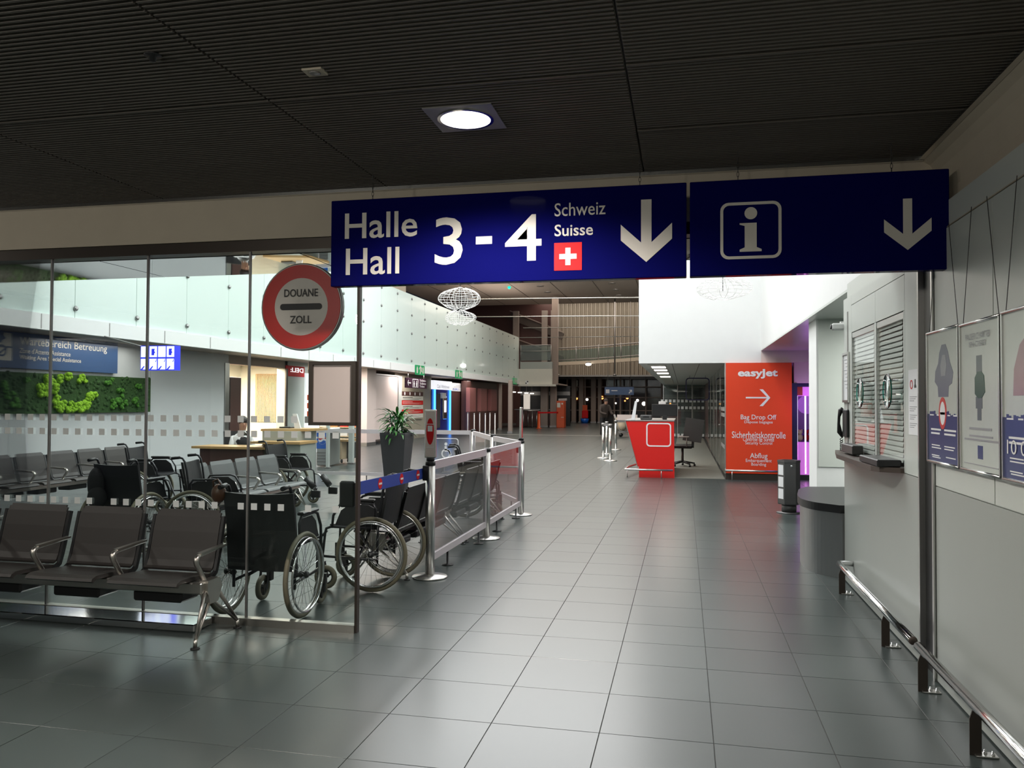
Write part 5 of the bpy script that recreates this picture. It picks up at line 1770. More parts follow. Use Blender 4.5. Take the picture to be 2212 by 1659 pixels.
# drinks fridge and cafe furniture
fg = thing('drinks_fridge', 'blue drinks fridge with round emblem between help desk and glass end', 'fridge', (-8.4, 17.4, 0))
a, b = gy(683, 1010, 17.3), gy(702, 925, 17.3)
MB().bevbox((a.x, 17.3, .02), (b.x+.12, 17.9, b.z), .02).build('body', 'alu', fg, True)
MB().box((a.x+.01, 17.285, .42), (b.x+.09, 17.30, b.z-.24)).build('blue_door', 'pepsi', fg, True)
MB().box((a.x+.01, 17.285, b.z-.20), (b.x+.09, 17.30, b.z-.03)).build('top_banner', 'pepsi', fg, True)
cxf, czf = (a.x+b.x+.1)/2, .62
mb = MB()
plate(mb, (cxf, 17.285, czf), X, Z, circ(0, 0, .10, 24), .003)
mb.build('emblem_disc', 'paper', fg, True)
mb = MB()
plate(mb, (cxf, 17.282, czf), X, Z, [(-.095, .02), (-.05, .0), (.03, .05), (.095, .02), (.085, .055), (.04, .09), (-.03, .095), (-.08, .06)], .002)
mb.build('emblem_red', 'red', fg, True)
mb = MB()
plate(mb, (cxf, 17.282, czf), X, Z, [(-.09, -.03), (-.04, -.05), (.03, .0), (.092, -.02), (.07, -.07), (.02, -.097), (-.05, -.085)], .002)
mb.build('emblem_blue', 'pepsi', fg, True)
for k in range(4):
    MB().box((a.x+.03, 17.283, .10+.07*k), (b.x+.07, 17.287, .13+.07*k)).build('grille_bar', 'greymetal', fg, True)
wc = thing('cafe_cabinet', 'pale wooden drawer cabinet on castors in the cafe', 'cabinet', (-8.0, 18.3, 0))
a, b = gy(716, 1000, 18.3), gy(738, 952, 18.3)
MB().bevbox((a.x-.05, 18.3, .10), (b.x, 18.8, b.z-.02), .01).build('body', 'cream2', wc, True)
MB().box((a.x-.08, 18.27, b.z-.02), (b.x+.18, 18.83, b.z+.03)).build('top', 'wood', wc, True)
for k in range(2):
    dr = MB().box((a.x-.02, 18.285, .14+.22*k), (b.x-.03, 18.30, .33+.22*k)).build('drawer', 'cream2', wc, True)
    MB().box((a.x+.06, 18.275, .235+.22*k), (b.x-.10, 18.285, .26+.22*k)).build('handle', 'print', dr, True)
for xx in (a.x, b.x-.04):
    MB().lathe([(0, -.015), (.045, -.015), (.045, .015), (0, .015)], (xx, 18.4, .05), 12, 'x').build('caster', 'black', wc, True)
tb = thing('cafe_trolley', 'dark cafe trolley on castors beside the pale cabinet', 'trolley', (-7.6, 18.6, 0))
a, b = gy(742, 996, 18.6), gy(752, 955, 18.6)
MB().bevbox((a.x+.05, 18.6, .10), (b.x+.08, 18.95, b.z), .015).build('body', 'binmetal', tb, True)
for xx in (a.x+.08, b.x+.05):
    MB().lathe([(0, -.012), (.045, -.012), (.045, .012), (0, .012)], (xx, 18.7, .05), 12, 'x').build('caster', 'black', tb, True)
cp_ = thing('cafe_post', 'pale square post at the edge of the cafe', 'post', (-7.5, 18.2, 0))
a = gy(757, 990, 18.2)
MB().bevbox((a.x-.06, 18.2, 0), (a.x+.06, 18.3, 1.05), .008).build('post_body', 'wallgrey', cp_, True)
MB().bevbox((a.x-.08, 18.18, 0), (a.x+.08, 18.32, .04), .008).build('foot', 'greymetal', cp_, True)
cp_ = thing('counter_post', 'slim pale post beside the drinks fridge', 'post', (-8.1, 16.9, 0))
a = gy(707, 1005, 16.9)
MB().bevbox((a.x-.04, 16.9, 0), (a.x+.03, 16.97, 1.0), .006).build('post_body', 'wallgrey', cp_, True)
MB().bevbox((a.x-.06, 16.88, 0), (a.x+.05, 16.99, .03), .006).build('foot', 'greymetal', cp_, True)
cs = thing('candy_shelf', 'bright sweets shelf at the back of the cafe', 'shelf', (-10.6, 25.6, 0))
rg = random.Random(9)
MB().box((-12.9, 26.2, 0), (-10.98, 26.5, 1.62)).build('back_board', 'cream', cs, True)
for z in (.30, .62, .94, 1.26):
    MB().box((-12.9, 25.85, z), (-10.98, 26.2, z+.03)).build('board', 'cream2', cs, True)
for r_, z in enumerate((.33, .65, .97, 1.29)):
    for k in range(5):
        x = -12.72+.38*k
        m_ = ('red', 'orange', 'cream2', 'paper', 'loaf')[(k+2*r_) % 5]
        t = thing('sweet_bag', '%s bag of sweets, %s along the %s board of the cafe shelf' % ({'red': 'red', 'orange': 'orange', 'cream2': 'tan', 'paper': 'white', 'loaf': 'brown'}[m_], ('first', 'second', 'third', 'fourth', 'last')[k], ('lowest', 'second lowest', 'second highest', 'top')[r_]), 'sweets', (x, 25.95, z), group='bags of sweets on the cafe shelf')
        MB().prism([(x-.14, z+.002), (x+.14, z+.002), (x+.12, z+.2), (x-.12, z+.2)], 'y', 25.90, 26.02).build('bag', m_, t, True)
        MB().box((x-.11, 25.905, z+.2), (x+.11, 26.015, z+.225)).build('fold', 'paper' if m_ != 'paper' else 'red', t, True)

# ================================================================== left side beyond: pink panel, info board, toilets sign, cash machine, photo booth
pk = thing('banner_wall', 'large pale pink banner panel on a low steel foot', 'banner', (-10.6, 27.5, 0))
p0, p1 = gx(797, 962, -10.85), gx(853, 960, -10.85)
MB().box((-10.95, 26.75, .16), (-10.85, 29.25, 2.52)).build('panel', 'pinkwhite', pk, True)
MB().box((-10.97, 26.7, 2.50), (-10.80, 29.3, 2.54)).build('top_rail', 'greymetal', pk, True)
MB().box((-11.0, 26.7, .10), (-10.78, 29.3, .16)).build('foot_rail', 'darkwood', pk, True)
MB().box((-11.0, 27.6, .0), (-10.7, 27.75, .10)).build('foot', 'steel', pk, True)
MB().box((-11.0, 28.7, .0), (-10.7, 28.85, .10)).build('foot', 'steel', pk, True)
cl2 = thing('steel_corner_column', 'pinkish steel clad column left of the pale banner panel', 'column', (-10.75, 25.9, 0))
MB().box((-11.0, 25.6, 0), (-10.6, 26.4, 2.66)).build('shaft', 'pinkwhite', cl2, True)
MB().box((-11.01, 25.59, 0), (-10.59, 26.41, .12)).build('base', 'steel', cl2, True)
cl2 = thing('grey_door_frame', 'grey door frame right of the pale banner panel', 'door frame', (-10.9, 29.6, 0))
MB().box((-11.0, 29.3, 0), (-10.86, 29.75, 2.52)).build('post', 'wallgrey', cl2, True)
MB().box((-11.0, 29.28, 0), (-10.85, 29.33, 2.52)).build('edge_strip', 'steel', cl2, True)
ib = thing('info_board', 'wall board with alternating cream and red notice panels', 'notice board', (-10.95, 31.3, .8))
y0, y1, zb, zt = 30.0, 32.65, .85, 1.95
MB().box((-11.0, y0-.05, zb-.05), (-10.97, y1+.05, zt+.12)).build('board', 'olivewall', ib, True)
hh = (zt-zb)/6
for k, (m_, m2_) in enumerate((('cream', 'greyprint'), ('deskred', 'pinkwhite'), ('cream', 'print'), ('deskred', 'pinkwhite'), ('cream', 'print'), ('brown', 'paper'))):
    pn = MB().box((-10.97, y0, zb+hh*k+.008), (-10.955, y1, zb+hh*(k+1)-.004)).build('notice_panel', m_, ib, True)
    mb = MB()
    if k < 5:
        mb.box((-10.955, y0+.12, zb+hh*(k+.62)), (-10.953, y0+1.3, zb+hh*(k+.74)))
        for q in range(2):
            mb.box((-10.955, y0+.12, zb+hh*(k+.42-.16*q)), (-10.953, y0+2.4-.3*q, zb+hh*(k+.47-.16*q)))
    else:
        for q in range(4):
            plate(mb, (-10.955, y0+.35+.62*q, zb+hh*5.5), Y, Z, circ(0, 0, .07, 12), .002)
    mb.build('print_lines', m2_, ib, True)
tz = thing('toilet_sign', 'hanging dark plum sign with arrow and Toiletten Toilettes Toilets', 'sign', (-10.2, 29.6, 2.05))
y0, y1, z0, z1 = 28.4, 30.86, 2.06, 2.44
MB().box((-10.26, y0, z0), (-10.2, y1, z1)).build('sign_box', 'plum', tz, True)
for q, s_ in enumerate(('Toiletten', 'Toilettes', 'Toilets')):
    text(s_, (-10.2, y0+1.55, z1-.11-.115*q), Y, Z, .78 if q < 2 else .6, .085, 'paper', tz, th=.003, bold=.008)
mb = MB()
o = Vector((-10.2, y0+.12, z0+.19))
plate(mb, o, Y, Z, [(0, 0), (.16, .12), (.16, .07), (.10, .025), (.42, .025), (.42, -.025), (.10, -.025), (.16, -.07), (.16, -.12)], .003)
ring(mb, (-10.2, y0+.72, z0+.03), Y, Z, [(0, 0), (.66, 0), (.66, .32), (0, .32)], [(.03, .02), (.63, .02), (.63, .30), (.03, .30)], .003)
for q in (0, 1):
    plate(mb, (-10.2, y0+.90+.3*q, z0+.25), Y, Z, circ(0, 0, .04, 10), .003)
    plate(mb, (-10.2, y0+.90+.3*q, z0+.06), Y, Z, [(-.05, 0), (.05, 0), (.08, .15), (-.08, .15)], .003)
mb.build('pictograms', 'paper', tz, True)
for yy in (y0+.3, y1-.3):
    MB().tube([(-10.23, yy, z1), (-10.23, yy, 2.66)], .012, 6).build('hanger', 'greymetal', tz, True)
am = thing('cash_machine', 'blue cash machine niche with cyan light strips and lit header', 'cash machine', (-10.9, 35.3, 0))
y0, y1 = 33.95, 36.8
MB().box((-11.2, y0, 0), (-11.0, y1, 2.10)).build('blue_back', 'blueatm', am, True)
MB().box((-11.2, y0, 2.10), (-10.9, y1, 2.50)).build('lit_header', 'whitelit', am, True)
mb = MB()
text('Cash Withdrawal', (-10.899, y0+.5, 2.16), Y, Z, 1.9, .16, 'greyprint', am, th=.003)
for yy in (y0+.32, y1-.12):
    MB().box((-11.0, yy, 0.05), (-10.93, yy+.09, 2.10)).build('light_strip', 'cyanlit', am, True)
MB().bevbox((-11.0, y0+1.55, .72), (-10.92, y0+2.15, 1.78), .03).build('machine_front', 'alu', am, True)
MB().box((-10.92, y0+1.68, 1.05), (-10.915, y0+2.0, 1.6)).build('screen', 'signlit', am, True)
MB().box((-10.92, y0+1.7, .80), (-10.915, y0+2.0, .98)).build('keypad', 'print', am, True)
MB().box((-11.0, y0+1.3, 1.70), (-10.90, y0+1.9, 1.95)).build('camera_hood', 'paper', am, True)
MB().box((-11.0, y0+.45, .35), (-10.96, y0+1.2, 1.9)).build('dark_leaflets', 'binmetal', am, True)
eu = thing('currency_sign', 'white lit currency sign reading EURO beside the cash machine', 'sign', (-10.9, 38.7, 2.1))
MB().box((-11.05, 36.95, 2.06), (-10.95, 40.3, 2.46)).build('sign_box', 'paper', eu, True)
text('EURO', (-10.949, 37.15, 2.10), Y, Z, 1.0, .11, 'pepsi', eu, th=.003, bold=.01)
mb = MB()
for q in range(3):
    mb.box((-10.949, 37.3+.3*q, 2.25+.06*q), (-10.947, 39.9-.2*q, 2.275+.06*q))
mb.build('print_lines', 'greyprint', eu, True)
ph_ = thing('brown_wall_cabinet', 'red brown panelled wall under the currency sign', 'cabinet', (-11, 38.6, 0))
for a, b in ((36.9, 38.6), (38.62, 40.4)):
    MB().box((-11.1, a, .05), (-10.98, b, 2.05)).build('panel', 'brown', ph_, True)
lk = thing('locker_bank', 'brown locker wall with three rose coloured bands', 'lockers', (-10.4, 43, 0))
for k in range(3):
    a = gx((1015, 1039, 1061)[k], 880, -10.4)
    b = gx((1028, 1052, 1073)[k], 880, -10.4)
    MB().box((-10.6, a.y, 1.05), (-10.4, b.y, 2.25)).build('rose_band', 'rose', lk, True)
    MB().box((-10.6, a.y, .0), (-10.4, b.y, 1.05)).build('lower_panel', 'brown', lk, True)
a, b = gx(1013, 880, -10.5), gx(1078, 880, -10.5)
MB().box((-10.9, a.y, 0), (-10.6, b.y, 2.6)).build('brown_back', 'brown', lk, True)
# slim gate posts in front of the lockers
for k, px in enumerate((1010, 1024, 1036, 1048, 1058, 1069)):
    c = gz(px, 938+(k % 2)*3, 0)
    t = thing('gate_post', 'slim steel gate post before the lockers, %s counted from the cash machine' % ('first', 'second', 'third', 'fourth', 'fifth', 'sixth')[k], 'post', c[:], group='slim gate posts before the lockers')
    MB().lathe([(0, 0), (.09, 0), (.09, .02), (.03, .03), (.03, .98), (0, 1.0)], c[:], 10).build('tube', 'steel', t, True)
    MB().lathe([(0, .98), (.036, .98), (.036, 1.02), (0, 1.02)], c[:], 10).build('cap', 'alu', t, True)
# ================================================================== FAR END of the hall
def col_(label, px0, px1, y, m_='taupe', zt=2.62, zb=0):
    a, b = gy(px0, 900, y), gy(px1, 900, y)
    t = thing('concrete_column', label, 'column', ((a.x+b.x)/2, y, 0))
    MB().bevbox((a.x, y, zb), (b.x, y+(b.x-a.x), zt), .03).build('shaft', m_, t, True)
    MB().box((a.x-.02, y-.02, zb), (b.x+.02, y+.05, zb+.1)).build('base', 'greymetal', t, True)
    return t
col_('dark taupe column left of the info desk, behind the lockers', 1076, 1083, 43)
col_('taupe column at the left edge of the info desk hall', 1097, 1106, 38.5)
col_('taupe column between info desk and orange kiosk', 1167, 1183, 48.9)
col_('taupe column beside the orange kiosk', 1188, 1201, 48.9)
struct('trim_6', MB().box((-9.8, 47.05, 2.50), (-7.5, 47.25, 2.62)), 'cream')
col_('tall taupe column carrying the footbridge end', 1191, 1204, 47.6, 'taupe', 7.9, 2.6)
for k, (p0_, p1_) in enumerate(((1234, 1244), (1250, 1260), (1276, 1287), (1291, 1299), (1262, 1265), (1338, 1342))):
    col_('taupe facade post, %s from the orange kiosk' % ('first', 'second', 'third', 'fourth', 'slim pale one', 'lone one under the blue sign')[k], p0_, p1_, 60.5, 'taupe', 3.9)
# balcony at the end of the gallery
gb = thing('end_balcony', 'small grey balcony with glass railing at the end of the gallery', 'balcony', (-8.7, 47.2, 3.4))
MB().box((-9.70, 47.22, 3.55), (-7.75, 48.5, 3.98)).build('fascia', 'wallgrey2', gb, True)
MB().box((-9.70, 47.25, 4.05), (-7.8, 47.28, 4.95)).build('rail_glass', 'railglass', gb, True)
for zz in (4.98, 4.62):
    mb = MB()
    mb.tube([(-9.70, 47.26, zz), (-7.8, 47.26, zz)], .03, 8)
    mb.build('handrail', 'greymetal', gb, True)
for xx in (-9.68, -7.82):
    mb = MB()
    mb.tube([(xx, 47.26, 3.95), (xx, 47.26, 5.0)], .03, 8)
    mb.build('post', 'greymetal', gb, True)
ck = thing('checkered_marker', 'small black and white target mark on the cream end wall', 'marker', (-8.6, 47.19, 2.85))
c = gy(1138, 826, 47.19)
MB().box((c.x-.09, 47.185, c.z-.11), (c.x+.10, 47.2, c.z+.10)).build('field', 'paper', ck, True)
mb = MB()
plate(mb, (c.x-.045, 47.184, c.z-.05), X, Z, circ(0, 0, .045, 12), .002)
plate(mb, (c.x+.05, 47.184, c.z+.045), X, Z, circ(0, 0, .045, 12), .002)
mb.build('dots', 'print', ck, True)
# corrugated upper facade
def corr(label, px0, px1, y, z0, z1, pitch):
    a, b = gy(px0, 800, y), gy(px1, 800, y)
    t = thing('corrugated_wall', label, 'wall cladding', ((a.x+b.x)/2, y, z0))
    mb = MB()
    mb.box((a.x, y+.1, z0), (b.x, y+.2, z1))
    n = int((b.x-a.x)/pitch)
    for k in range(n):
        x = a.x+pitch*k
        mb.prism([(x, y+.1), (x+pitch*.2, y), (x+pitch*.55, y), (x+pitch*.75, y+.1)], 'z', z0, z1)
    mb.build('cladding', 'corr', t, True)['kind'] = 'stuff'
    MB().box((a.x, y-.05, z0-.12), (b.x, y+.2, z0)).build('bottom_trim', 'greymetal', t, True)
    return t
corr('tall corrugated brownish wall behind the far footbridge', 1204, 1470, 58, 3.55, 9.3, .30)
# footbridge
fb = thing('footbridge', 'curved far footbridge with glass railing and steel masts', 'footbridge', (-6, 54, 4))
prev = None
N = 12
pts = []
for k in range(N+1):
    u = k/N
    px = 1196+ (1390-1196)*u
    py = 786-11*u**1.4
    c = gy(px, py, 54-3*u)
    pts.append(Vector((c.x, c.y, c.z)))
mb = MB()
for a, b in zip(pts[:-1], pts[1:]):
    mb.bar(a, b+(b-a)*.02, .25, .22)
mb.build('deck_edge', 'beam', fb, True)
gl_, tr_ = MB(), MB()
for a, b in zip(pts[:-1], pts[1:]):
    MB().bar(a+Z*.52, b+Z*.52, .02, .78).build('rail_glass', 'railglass', fb, True)
for zz in (1.05, .25):
    mb = MB()
    mb.tube([p+Z*zz for p in pts], .035, 8)
    mb.build('handrail', 'greymetal', fb, True)
for k in range(0, N+1, 3):
    mb = MB()
    mb.tube([pts[k], pts[k]+Z*1.15], .035, 8)
    mb.build('rail_post', 'greymetal', fb, True)
lampc = gy(1271, 787, 52.5)
ll = thing('bulkhead_lamp', 'glowing round lamp under the far footbridge', 'lamp', lampc[:])
MB().ball(lampc[:], .20, 14, 8, (1, .6, .5)).build('glass_bowl', 'smalllamp', ll, True)
MB().lathe([(0, .08), (.17, .08), (.17, .13), (0, .13)], lampc[:], 14).build('mount', 'greymetal', ll, True)
ll = thing('gallery_lamp_reflection', 'small glowing half round lamp reflection on the frosted gallery glass', 'lamp', (-9.72, 35.5, 2.9))
c = gx(1003, 790, -9.72)
MB().ball(c[:], .17, 14, 8, (.4, 1.2, .55)).build('glass_bowl', 'smalllamp', ll, True)  # glowing bowl models a lamp's reflection in the frosted glass
ll.name = 'lamp_reflection'
# masts, cross cables
for k, (px, y) in enumerate(((1205, 50), (1328, 50))):
    a = gy(px, 800, y)
    t = thing('steel_mast', 'thin steel mast %s of the far footbridge' % ('at the left end', 'near the middle')[k], 'mast', (a.x, y, 2.6))
    mb = MB()
    mb.tube([(a.x, y, 3.3), (a.x, y, 8.05)], .045, 8)
    mb.build('tube', 'greymetal', t, True)
    mb = MB()
    mb.tube([(a.x, y, 3.2), (a.x, y, 3.32)], .10, 8)
    mb.build('foot', 'greymetal', t, True)
for k, (px0, py0, py1, yy) in enumerate(((1020, 684, 683, 36), (1010, 646, 643, 33), (1130, 708, 707, 40), (1120, 729, 727, 44))):
    a, b = gy(px0, py0, yy), gy(1382, py1, yy)
    b.x = -.88
    t = thing('tension_cable', ('steel cross cable below the clouds', 'highest steel cross cable near the ceiling edge', 'steel cross cable at mid height', 'lowest steel cross cable over the end balcony')[k], 'cable', a[:])
    mb = MB()
    mb.tube([a, b], .022, 6)
    mb.build('cable_rod', 'alu', t, True)
    mb = MB()
    mb.tube([b-X*.3, b+X*.05], .05, 6)
    mb.build('end_fitting', 'greymetal', t, True)
# dark stairs behind the end balcony
sw = thing('far_staircase', 'dim brown staircase behind glass beyond the gallery end', 'staircase', (-12, 56, 0))
MB().box((-16, 57.5, 0), (-9.25, 57.8, 9.3)).build('back_panel', 'brown', sw, True)
for (x0, z0_, x1, z1_) in ((-12.5, 7.9, -8.6, 6.3), (-12.5, 6.0, -8.6, 4.6)):
    mb = MB()
    mb.bar((x0, 57.2, z0_), (x1, 57.2, z1_), .3, .5)
    mb.build('flight', 'darkwood', sw, True)
    mb = MB()
    mb.bar((x0, 57.0, z0_+.35), (x1, 57.0, z1_+.35), .05, .07)
    mb.build('stringer', 'taupe', sw, True)
for px in (1108, 1170, 1190):
    a, b = gy(px, 700, 56.8), gy(px+12, 700, 56.8)
    MB().box((a.x, 56.8, 3.4), (b.x, 57.1, 8.2)).build('pier', 'taupe', sw, True)
# atrium ceiling spots and sensor
for k, (px, py) in enumerate(((1167, 618), (1183, 631), (1197, 643), (1322, 612), (1330, 626), (1337, 638), (1055, 646), (1012, 622), (1375, 642))):
    c = gz(px, py, 8.04)
    t = thing('ceiling_spot', 'small lit ceiling spot of the high hall, %s' % ('front one of the middle row', 'second of the middle row', 'third of the middle row', 'front one of the right row', 'second of the right row', 'third of the right row', 'lone one by the cables', 'lone one above the wire clouds', 'lone one beside the white wall')[k], 'ceiling lamp', c[:], group='small spots in the hall ceiling')
    MB().lathe([(0, -.01), (.16, -.01), (.16, .0), (0, .0)], c[:], 14).build('diffuser', 'smalllamp', t, True)
    MB().lathe([(.16, -.02), (.20, -.02), (.20, .0), (.16, .0)], c[:], 14).build('trim_ring', 'greymetal', t, True)
c = gz(1100, 621, 8.0)
gs_ = thing('green_signal_lamp', 'tiny green signal lamp at the hall ceiling', 'lamp', c[:])
MB().ball(c[:], .09, 10, 6).build('lens', 'greenlit', gs_, True)
MB().lathe([(0, .05), (.12, .05), (.12, .09), (0, .09)], c[:], 10).build('base', 'greymetal', gs_, True)
# info desk area
idk = thing('info_counter', 'dark info desk with a glowing white cylinder behind it', 'desk', (-8.4, 50, 0))
MB().bevbox((-10.4, 49.4, 0), (-7.6, 50.2, 1.05), .02).build('body', 'brown', idk, True)
MB().box((-10.5, 49.3, 1.05), (-7.5, 50.3, 1.10)).build('top', 'greymetal', idk, True)
MB().box((-10.6, 51.8, 0), (-7.3, 52, 2.62)).build('back_wall', 'print', idk, True)
MB().box((-10.6, 51.75, 2.0), (-7.3, 51.79, 2.25)).build('lit_shelf', 'greymetal', idk, True)
cyl = thing('light_cylinder', 'glowing white cylinder column at the info desk', 'lamp', (-8.9, 51, 0))
a, b = gy(1131, 870, 50.8), gy(1145, 870, 50.8)
MB().lathe([(0, .9), ((b.x-a.x)/2, .9), ((b.x-a.x)/2, 2.0), ((b.x-a.x)/2-.05, 2.08), (0, 2.08)], ((a.x+b.x)/2, 50.8, 0), 20).build('shade', 'whitesoft', cyl, True)
MB().lathe([(0, .0), ((b.x-a.x)/2, .0), ((b.x-a.x)/2, .9), (0, .9)], ((a.x+b.x)/2, 50.8, 0), 20).build('base', 'cream', cyl, True)
for k, (px, py) in enumerate(((1110, 847), (1123, 848), (1137, 849), (1149, 850))):
    c = gy(px, py, 51.0)
    t = thing('desk_spot', 'small lit spot over the info desk, %s from the left column' % ('first', 'second', 'third', 'fourth', 'lower one')[k], 'ceiling lamp', c[:], group='spots over the info desk')
    MB().bevbox((c.x-.12, 50.9, c.z-.03), (c.x+.12, 51.1, c.z+.03), .01).build('lamp_body', 'smalllamp', t, True)
    MB().box((c.x-.02, 50.98, c.z+.03), (c.x+.02, 51.02, 2.62)).build('stem', 'greymetal', t, True)
bt2 = thing('bistro_table', 'round steel bar table before the info desk', 'table', (-8.4, 47.5, 0))
c = gz(1145, 924, 0)
MB().lathe([(0, 1.02), (.55, 1.02), (.57, 1.04), (.55, 1.06), (0, 1.06)], (c.x, c.y, 0), 24).build('table_top', 'steel', bt2, True)
for k in range(4):
    a = PI/2*k+.5
    mb = MB()
    mb.tube([(c.x+.42*math.cos(a), c.y+.42*math.sin(a), 0), (c.x+.42*math.cos(a), c.y+.42*math.sin(a), 1.02)], .03, 8)
    mb.build('leg', 'steel', bt2, True)
# orange kiosk, cone, tape
ok_ = thing('orange_kiosk', 'orange ticket kiosk with pale print near the far columns', 'kiosk', (-7.3, 47.9, 0))
a, b = gy(1202, 922, 47.9), gy(1219, 866, 47.9)
MB().bevbox((a.x, 47.9, 0), (b.x, 48.6, b.z), .02).build('body', 'orange', ok_, True)
MB().box((a.x+.04, 47.89, b.z-.40), (a.x+.24, 47.9, b.z-.12)).build('print_field', 'cream', ok_, True)
MB().box((a.x+.30, 47.89, b.z-.22), (a.x+.40, 47.9, b.z-.12)).build('print_mark', 'cream', ok_, True)
MB().box((a.x+.28, 47.89, .62), (a.x+.44, 47.9, .65)).build('slot', 'cream', ok_, True)
MB().bevbox((a.x+.05, 48.2, b.z), (b.x+.12, 48.3, b.z+.14), .02).build('frame_arch', 'greymetal', ok_, True)
op_ = thing('orange_barrier_post', 'short orange barrier post holding red tape near the info desk', 'post', (-8.2, 46, 0))
c = gz(1164, 926, 0)
MB().lathe([(0, 0), (.18, 0), (.18, .03), (.09, .05), (.07, .9), (0, .92)], c[:], 12).build('post_body', 'orange', op_, True)
MB().lathe([(0, .9), (.08, .9), (.08, 1.0), (0, 1.0)], c[:], 12).build('tape_head', 'red', op_, True)
rt_ = thing('red_tape', 'red barrier tape between orange post and orange kiosk', 'tape', (c.x, c.y, .9))
mb = MB()
mb.bar((c.x, c.y, .93), (a.x+.1, 47.85, .93), .01, .09)
mb.build('tape', 'red', rt_, True)
# facade windows with night lights
fz = thing('night_facade', 'far dark window front with mullions and city lights behind', 'window front', (-4, 61.5, 0))
for zz in (.95, 1.95, 2.75):
    a, b = gy(1210, 880, 61.5), gy(1560, 880, 61.5)
    MB().box((a.x, 61.45, zz-.04), (b.x, 61.6, zz+.04)).build('transom', 'taupe', fz, True)
for k in range(10):
    px = 1225+34*k
    a = gy(px, 880, 61.5)
    MB().box((a.x-.05, 61.42, 0), (a.x+.05, 61.6, 3.6)).build('mullion', 'taupe', fz, True)
MB().box((-11, 61.42, 3.35), (2, 61.7, 3.60)).build('head_beam', 'greymetal', fz, True)
for k, (px, py, m_, r_, lb_) in enumerate(((1245, 861, 'streetorange', .10, 'orange street light by the first facade post'), (1300, 859, 'streetorange', .14, 'large orange street light behind the figure with the trolley'), (1355, 860, 'streetorange', .09, 'orange street light under the blue sign end'), (1268, 863, 'smalllamp', .10, 'white window light between two facade posts'), (1310, 870, 'smalllamp', .08, 'white street light beside the figure'), (1330, 871, 'smalllamp', .07, 'white street light right of the lone facade post'), (1350, 866, 'streetorange', .06, 'tiny orange light in a cluster'), (1377, 865, 'smalllamp', .11, 'pair of white window lights left of the desk'), (1391, 872, 'smalllamp', .16, 'bright white window light above the desk'), (1432, 869, 'smalllamp', .07, 'white light behind the desk notice'), (1285, 880, 'smalllamp', .05, 'tiny white light low between posts'), (1448, 872, 'streetorange', .07, 'orange light behind the office glass'))):
    c = gy(px, py, 62.3)
    t = thing('night_light', lb_, 'light', c[:], group='lights of the town outside')
    MB().ball(c[:], r_, 10, 6).build('glow', m_, t, True)
    MB().box((c.x-.025, c.y+.02, 0), (c.x+.025, c.y+.06, c.z)).build('lamp_post', 'black', t, True)
bsn = thing('far_blue_sign', 'far blue hanging sign with white pictogram and arrow', 'sign', (-5, 50, 1.9))
a, b = gy(1306, 853, 50), gy(1369, 838, 50)
MB().box((a.x, 50, a.z), (b.x, 50.1, b.z+.06)).build('sign_box', 'bluesign', bsn, True)
MB().box((a.x+.08, 49.99, a.z+.10), (a.x+.30, 50, a.z+.34)).build('pictogram', 'paper', bsn, True)
MB().box((a.x+.42, 49.99, a.z+.24), (a.x+.80, 50, a.z+.29)).build('print_line', 'paper', bsn, True)
mb = MB()
plate(mb, (b.x-.30, 49.999, a.z+.10), X, Z, [(0, 0), (.03, -.02), (.15, .14), (.15, .06), (.19, .06), (.19, .22), (.03, .22), (.03, .18), (.11, .18), (-.02, .02)], .004)
mb.build('arrow', 'paper', bsn, True)
for xx in (a.x+.2, b.x-.2):
    MB().tube([(xx, 50.05, b.z+.06), (xx, 50.05, 8.05)], .015, 6).build('hanger', 'greymetal', bsn, True)
ccn = thing('cleaning_bucket', 'blue bucket with red top near the far facade', 'bucket', (-7, 60, 0))
c = gz(1263, 914, 0)
MB().lathe([(0, 0), (.26, 0), (.32, .34), (.28, .34), (0, .3)], c[:], 16).build('bucket', 'pepsi', ccn, True)
MB().bevbox((c.x-.2, c.y-.15, .36), (c.x+.26, c.y+.15, .95), .04).build('red_bag', 'red', ccn, True)
MB().box((c.x-.16, c.y-.02, .95), (c.x+.2, c.y+.02, 1.35)).build('handle_frame', 'orange', ccn, True)
# queue posts
for k, (px, py, lb_) in enumerate(((1303, 990, 'front left one of the steel queue posts beside the red desk'), (1318, 996, 'nearest of the steel queue posts beside the red desk'), (1310.5, 981, 'middle one of the steel queue posts beside the red desk'), (1330, 972, 'steel queue post with belt beside the red desk, farthest back'))):
    c = gz(px, py, 0)
    t = thing('queue_post', lb_, 'post', c[:], group=None)
    MB().lathe([(0, 0), (.18, 0), (.185, .01), (.15, .025), (.04, .04), (0, .04)], c[:], 20).build('base_plate', 'steel', t, True)
    MB().lathe([(0, .03), (.036, .03), (.036, .90), (0, .90)], c[:], 14).build('tube', 'alu', t, True)
    MB().lathe([(0, .90), (.05, .90), (.05, .97), (0, .97)], c[:], 14).build('belt_head', 'greymetal', t, True)
c = gz(1330, 972, 0)
qb = thing('queue_belt', 'grey queue belt running from the rear queue post to the desk', 'belt', (c.x, c.y, .9))
mb = MB()
mb.bar((c.x, c.y, .93), (-.9, c.y+.4, .93), .01, .07)
mb.build('webbing', 'greymetal', qb, True)
a_, b_ = gz(1303, 990, 0), gz(1318, 996, 0)
qb = thing('queue_belt', 'short grey queue belt joining the two front queue posts', 'belt', (a_.x, a_.y, .9))
mb = MB()
mb.bar(a_+Z*.93, b_+Z*.93, .012, .07)
mb.build('webbing', 'greymetal', qb, True)
